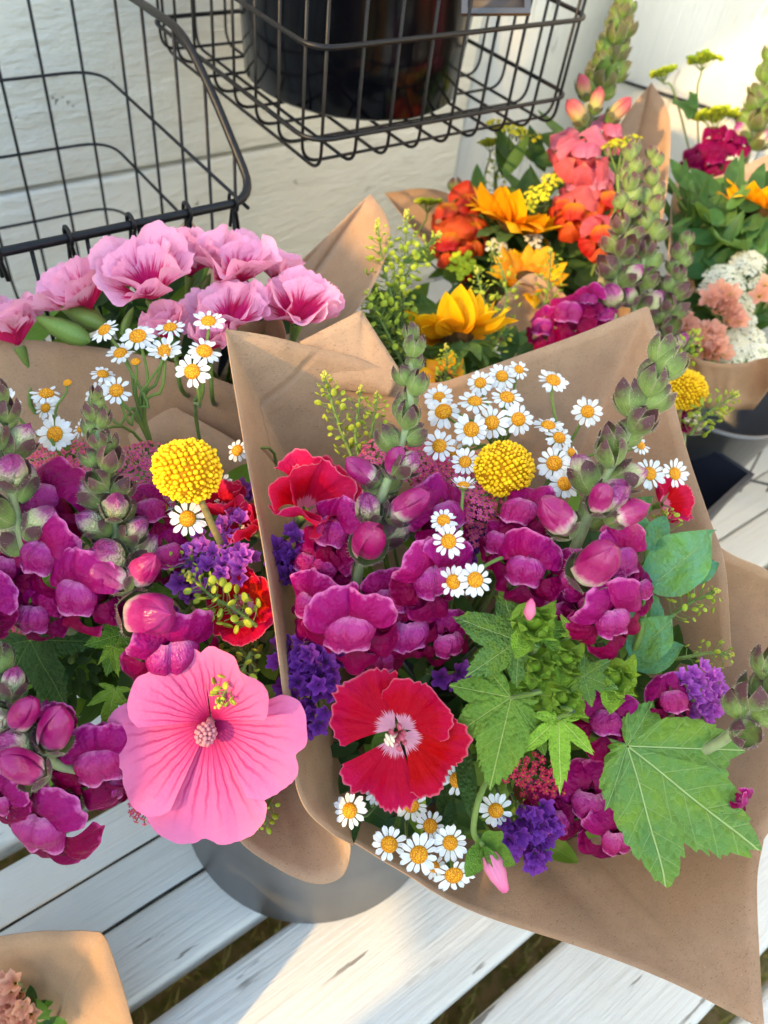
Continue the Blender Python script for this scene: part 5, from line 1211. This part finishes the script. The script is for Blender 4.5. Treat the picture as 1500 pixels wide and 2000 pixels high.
sunflower('low yellow sunflower behind the dip of the centre wrapper', 868, 742, 60, .555, (.1, .5, .9), 9, .3, YBASE2, SUNFO, 4, 8)
sunflower('yellow sunflower with long curling bracts in the right bouquet', 1490, 410, 100, .72, (.2, .95, .2), 16, .35, YBASE, SUNFO, 5, 20, .95, -.75)
OG = 'snapdragon spikes of the back bouquets'
snap('tall coral snapdragon with a long green bud spike against the white wall', OG, [(1222, -30, .70), (1212, 40, .70), (1194, 110, .705), (1166, 190, .715), (1140, 290, .735), (1125, 420, .76)], 24, SCO,
     florets=[(1142, 305, .69, 62, -.1, .2, .9), (1192, 262, .71, 44, .5, .2), (1098, 285, .72, 40, -.6, .1), (1160, 360, .70, 50, .1, -.1, .8), (1125, 365, .705, 40, -.4, 0)], s0=6.5, s1=12, t1=.62, peek=.78, base=OBASE, seed=3, cals=(CALGC, CALGO),
     bigbuds=[(1124, 218, .69, .019, -.6, .4), (1166, 196, .69, .016, .1, .4), (1210, 215, .70, .019, .7, .4), (1140, 170, .70, .016, -.3, .6)])
snap('orange and coral snapdragon with open flowers below the coral spike', OG, [(1135, 400, .74), (1140, 460, .74), (1145, 540, .76)], 3, SOR,
     florets=[(1120, 418, .695, 50, -.4, -.1), (1185, 395, .70, 46, .6, 0), (1172, 462, .685, 50, .3, -.2), (1150, 430, .70, 44, 0, 0), (1100, 405, .70, 34, -.5, .2)], s0=8, s1=10, t1=.5, peek=.3, base=OBASE, seed=4)
snap('dark orange snapdragon at the left of the orange bouquet', OG, [(890, 380, .745), (895, 440, .745), (905, 500, .76)], 3, SORR,
     florets=[(875, 420, .725, 46, -.5, .3), (915, 400, .735, 44, .2, .4, .5), (880, 475, .715, 48, -.4, -.3), (925, 455, .72, 46, .3, 0), (905, 510, .73, 40, 0, -.5)], s0=8, s1=9, t1=.5, peek=.3, base=OBASE, seed=5)
snap('left one of two thick purple-brown bud spikes in the middle distance', OG, [(1236, 302, .60), (1226, 380, .60), (1215, 460, .60), (1205, 540, .605), (1195, 640, .62)], 18, SP,
     florets=[(1110, 615, .60, 60, -.5, .2), (1150, 590, .595, 36, -.4, .4, .4), (1060, 640, .61, 46, -.6, 0), (1180, 620, .60, 40, 0, .2)], s0=5.8, s1=10.2, t1=.9, peek=.8, base=RBASE, seed=6)
snap('right one of two thick purple-brown bud spikes in the middle distance', OG, [(1276, 312, .61), (1272, 390, .61), (1262, 470, .61), (1245, 560, .615), (1230, 650, .63)], 18, SP, s0=5.8, s1=10.2, t1=.9, peek=.85, base=RBASE, seed=8)
snap('slim green bud spike in front of the yarrow bouquet', OG, [(1332, 482, .62), (1318, 550, .62), (1302, 620, .625), (1290, 700, .64)], 18, SP, s0=6.5, s1=9, t1=1., peek=.85, base=RBASE, seed=10)
snap('sunlit bud spike with magenta flowers at the far right', OG, [(1506, 112, .80), (1484, 190, .80), (1470, 260, .80), (1450, 340, .82)], 16, SMG, florets=[(1400, 310, .80, 44, -.4, 0), (1360, 320, .81, 40, -.6, -.3), (1400, 275, .81, 32, -.2, .5, .4), (1440, 280, .80, 32, .2, .2, .3)], s0=9, s1=11, t1=.8, peek=.7, base=P(1440, 500, .88), seed=12, cals=(CALGC, CALGO))
yarrow('flat yellow goldenrod head at the top left of the orange bouquet', [(1000, 244, 36), (1032, 258, 30), (970, 238, 22)], .76, .0030, GOLDR, GOLDR, OBASE, (.1, .8, .7), 'yellow goldenrod', .3)
yarrow('yellow frilly flower cluster in front of the side-on sunflower', [(1075, 350, 22), (1050, 375, 24), (1030, 400, 20)], .69, .0026, GOLDR, GOLDR, OBASE, (-.1, .6, 1), 'yellow goldenrod', .3)
yarrow('yellow frilly cluster right of the pink snapdragon', [(1215, 275, 28), (1235, 268, 18), (1190, 285, 16)], .665, .0028, UMBY, GOLDR, OBASE, (0, .9, .5), 'yellow goldenrod', .3)
for (px, py, r) in ((968, 475, 20), (1042, 465, 18), (985, 490, 16)):
    yarrow({968: 'small white flower cluster just below the side-on sunflower', 1042: 'small white flower cluster right of the sunflower petals', 985: 'lowest small white flower cluster in the orange bouquet'}[px], [(px, py, r)], .70, .0026, YARW, YARWC, OBASE, (0, .5, 1), 'white flower clusters in the orange bouquet', .3)
def umbel(label, px, py, r, d, base, z=(0, 1, .25), n=12, via=None):
    p = P(px, py, d); R = r * d / 1500; t = thing('umbel', label, 'umbel flower', p, 'yellow-green umbels'); g = G(); h = G(); f = frame(p, S(*z), S(0, 0, 1), R)
    for i in range(n):
        q = math.sqrt((i + .4) / n); th = i * 2.4; e = f @ Vector((q * math.cos(th), q * math.sin(th), .12 * rnd.random()))
        h.add(tube([f @ Vector((0, 0, -.7)), e], .0004, n=4, cap=False))
        for k in range(4): g.add(lathe([(.02, -.05), (.16, 0), (.24, .12), (.1, .14), (.02, .1)], 6), T(*e) @ frame((0, 0, 0), S(*z) + Vector((rnd.uniform(-.5, .5), rnd.uniform(-.5, .5), rnd.uniform(-.5, .5))), S(1, 0, 0), R * rnd.uniform(.7, 1.2)) @ T(.16 * math.cos(k * 1.6), .16 * math.sin(k * 1.6), 0))
    o = add('florets', g.mesh('florets', UMBY), t); o['kind'] = 'stuff'
    h.add(tube(stem_pts(f @ Vector((0, 0, -.7)), S(*z), base, via=via), .001, n=6)); add('stem', h.mesh('stem', STEM), t)
umbel('yellow-green umbel high against the white wall at the right', 1371, 118, 30, .82, P(1370, 400, .88), via=[P(1360, 200, .83)])
umbel('yellow-green umbel touching the tall paper corner', 1292, 145, 24, .82, P(1370, 400, .88), (-.2, 1, .2), via=[P(1318, 190, .83)])
umbel('broad yellow-green umbel above the magenta snapdragon', 1395, 228, 40, .81, P(1380, 420, .88))
umbel('dull green umbel at the left edge of the orange bouquet', 835, 398, 26, .75, OBASE)
umbel('pale green umbel beside the basket corner', 958, 282, 24, .80, OBASE)
umbel('olive umbel below the dark orange snapdragon', 905, 520, 30, .70, OBASE, (0, .5, 1))
for (lab, pa, n_, s_, sp_) in (
    ('leftmost of the tall yellow-green cress sprigs behind the paper corner', [(738, 440, .56), (748, 520, .56), (770, 600, .565), (790, 700, .58)], 54, .0042, .011),
    ('second tall cress sprig behind the paper corner, bent right', [(795, 420, .58), (790, 500, .575), (780, 570, .57), (790, 700, .58)], 50, .0042, .010),
    ('cress sprig leaning right above the front sunflower', [(855, 462, .58), (815, 500, .575), (790, 560, .57), (790, 680, .58)], 40, .0042, .009),
    ('thick cress clump beside the paper corner', [(720, 580, .545), (745, 630, .55), (790, 720, .57)], 46, .0046, .012),
    ('pale cress sprig right of the front sunflower', [(930, 530, .60), (945, 590, .60), (955, 650, .61)], 30, .0036, .009),
    ('cress sprig in front of the curled sunflower', [(955, 480, .64), (985, 545, .63), (985, 620, .61), (960, 690, .60)], 40, .0036, .009),
    ('cress sprig right of the curled sunflower', [(1075, 490, .65), (1072, 550, .65), (1060, 610, .65)], 30, .0036, .009),
    ('small cress tip in front of the low sunflower', [(872, 680, .53), (872, 720, .535), (866, 760, .54)], 24, .0030, .006),
    ('cress sprig in front of the yarrow wrapper', [(1360, 650, .60), (1335, 690, .60), (1310, 740, .61)], 30, .0036, .009),
    ('cress sprig pointing right over the grey metal bucket', [(1435, 772, .58), (1385, 805, .585), (1345, 850, .59)], 36, .0038, .009),
    ('faint cress sprig under the goldenrod head', [(970, 300, .80), (965, 350, .80), (970, 400, .80)], 24, .0036, .009)):
    cress(lab, pa, 'pepper cress of the back bouquets', n_, s_, sp_, YBASE2 if pa[0][0] < 900 else None, seed=int(pa[0][0]))
# ------------------------------------------------------------------ yarrow bouquet
yarrow('big white yarrow head in the right bouquet', [(1420, 530, 40), (1465, 500, 34), (1440, 580, 38), (1395, 555, 26), (1490, 545, 26), (1455, 615, 26)], .685, .0023, YARW, YARWC, YBASE, (-.1, .6, 1), 'white yarrow', .6, 1.9)
yarrow('lower white yarrow head above the paper rim', [(1440, 660, 34), (1470, 650, 30), (1430, 690, 26), (1485, 680, 28), (1340, 620, 22)], .67, .0023, YARW, YARWC, YBASE, (0, .5, 1), 'white yarrow', .6, 1.9)
for i, (lab, sp) in enumerate((('peach statice cluster beside the big white yarrow', blob(1405, 590, 28, 24, 7) + blob(1425, 620, 22, 24, 5)), ('peach statice cluster above the paper rim', blob(1385, 670, 24, 30, 8) + [(1408, 695), (1375, 695)]), ('peach statice cluster at the picture edge', blob(1490, 575, 16, 20, 4)), ('dull peach statice beside the slim green spike', blob(1330, 635, 26, 14, 5)))):
    statice(lab, sp, .66, PEACH, YBASE, (-.1, .4, 1), .0085, 'peach statice')
billy(1336, 762, 42, .60, 'yellow billy button behind the right wrapper edge', P(1340, 1000, .72))
p_ = [(1268, 795, .60)]
snap('purple snapdragon flower low behind the right wrapper edge', OG, [(1345, 815, .62), (1335, 840, .62), (1330, 880, .63)], 2, SP, florets=[(1340, 820, .61, 26, 0, .3)], s0=6, s1=7, t1=.6, peek=.5, base=P(1330, 980, .70), seed=21)
yarrow('small cream flower beside the low purple snapdragon', [(1358, 815, 14)], .60, .0026, YARW, YARWC, P(1340, 980, .70), (0, .5, 1), 'white flower clusters', .3)
bt = thing('broad_leaves', 'broad curled green leaves left of the right sunflower', 'leafy stem', P(1370, 430, .74))
BL = [oval(.36, .3, (.9, -.8)[i], LEAFS, 90 + i, 1.5, .06, 'leaf') for i in range(2)]
for (px, py, d, tx, ty, td, up, k) in ((1400, 440, .72, 1330, 440, .70, (0, .6, .8), 0), (1390, 400, .74, 1340, 480, .70, (-.5, .3, .8), 1), (1420, 460, .72, 1400, 520, .69, (0, .3, 1), 0), (1420, 430, .72, 1380, 380, .72, (-.3, .5, .8), 1), (1360, 215, .81, 1335, 190, .81, (0, .3, 1), 0), (1345, 235, .81, 1330, 180, .815, (.3, .3, 1), 1)):
    leaf_at(px, py, d, tx, ty, td, up, BL[k], bt, 1.1, 'leaf')
add('stem', M1(tube(crom([P(1400, 440, .725), P(1410, 520, .76), YBASE], 8), .003, n=6), 'stem', STEM), bt)
for q, lab in ((GBASE, 'grey metal bucket behind the left bouquet, under the pink godetias'), (OBASE, 'grey metal bucket behind the centre wrapper, under the orange bouquet')):
    h = q.z + .02; zb_ = thing('zinc_bucket', lab, 'bucket', (q.x, q.y, 0))
    add('body', M1(lathe([(.001, 0), (.045, 0), (.050, h * .5), (.056, h - .004), (.058, h - .002), (.058, h), (.055, h), (.053, h - .006), (.044, .02), (.001, .012)], 40), 'body', ZINC, T(q.x, q.y, 0)), zb_)
# ------------------------------------------------------------------ corner bouquet
statice('peach frilly flowers in the paper at the lower left', blob(20, 1950, 34, 36, 12) + blob(40, 1990, 30, 30, 8), .475, PEACH, MBASE, (0, .4, 1), .0062, 'peach statice')
filling('dark leaves in the lower left paper', [(50, 1990, 50, 30)], .48, .50, 40, (LEAFD, LEAFM), .016, 8)
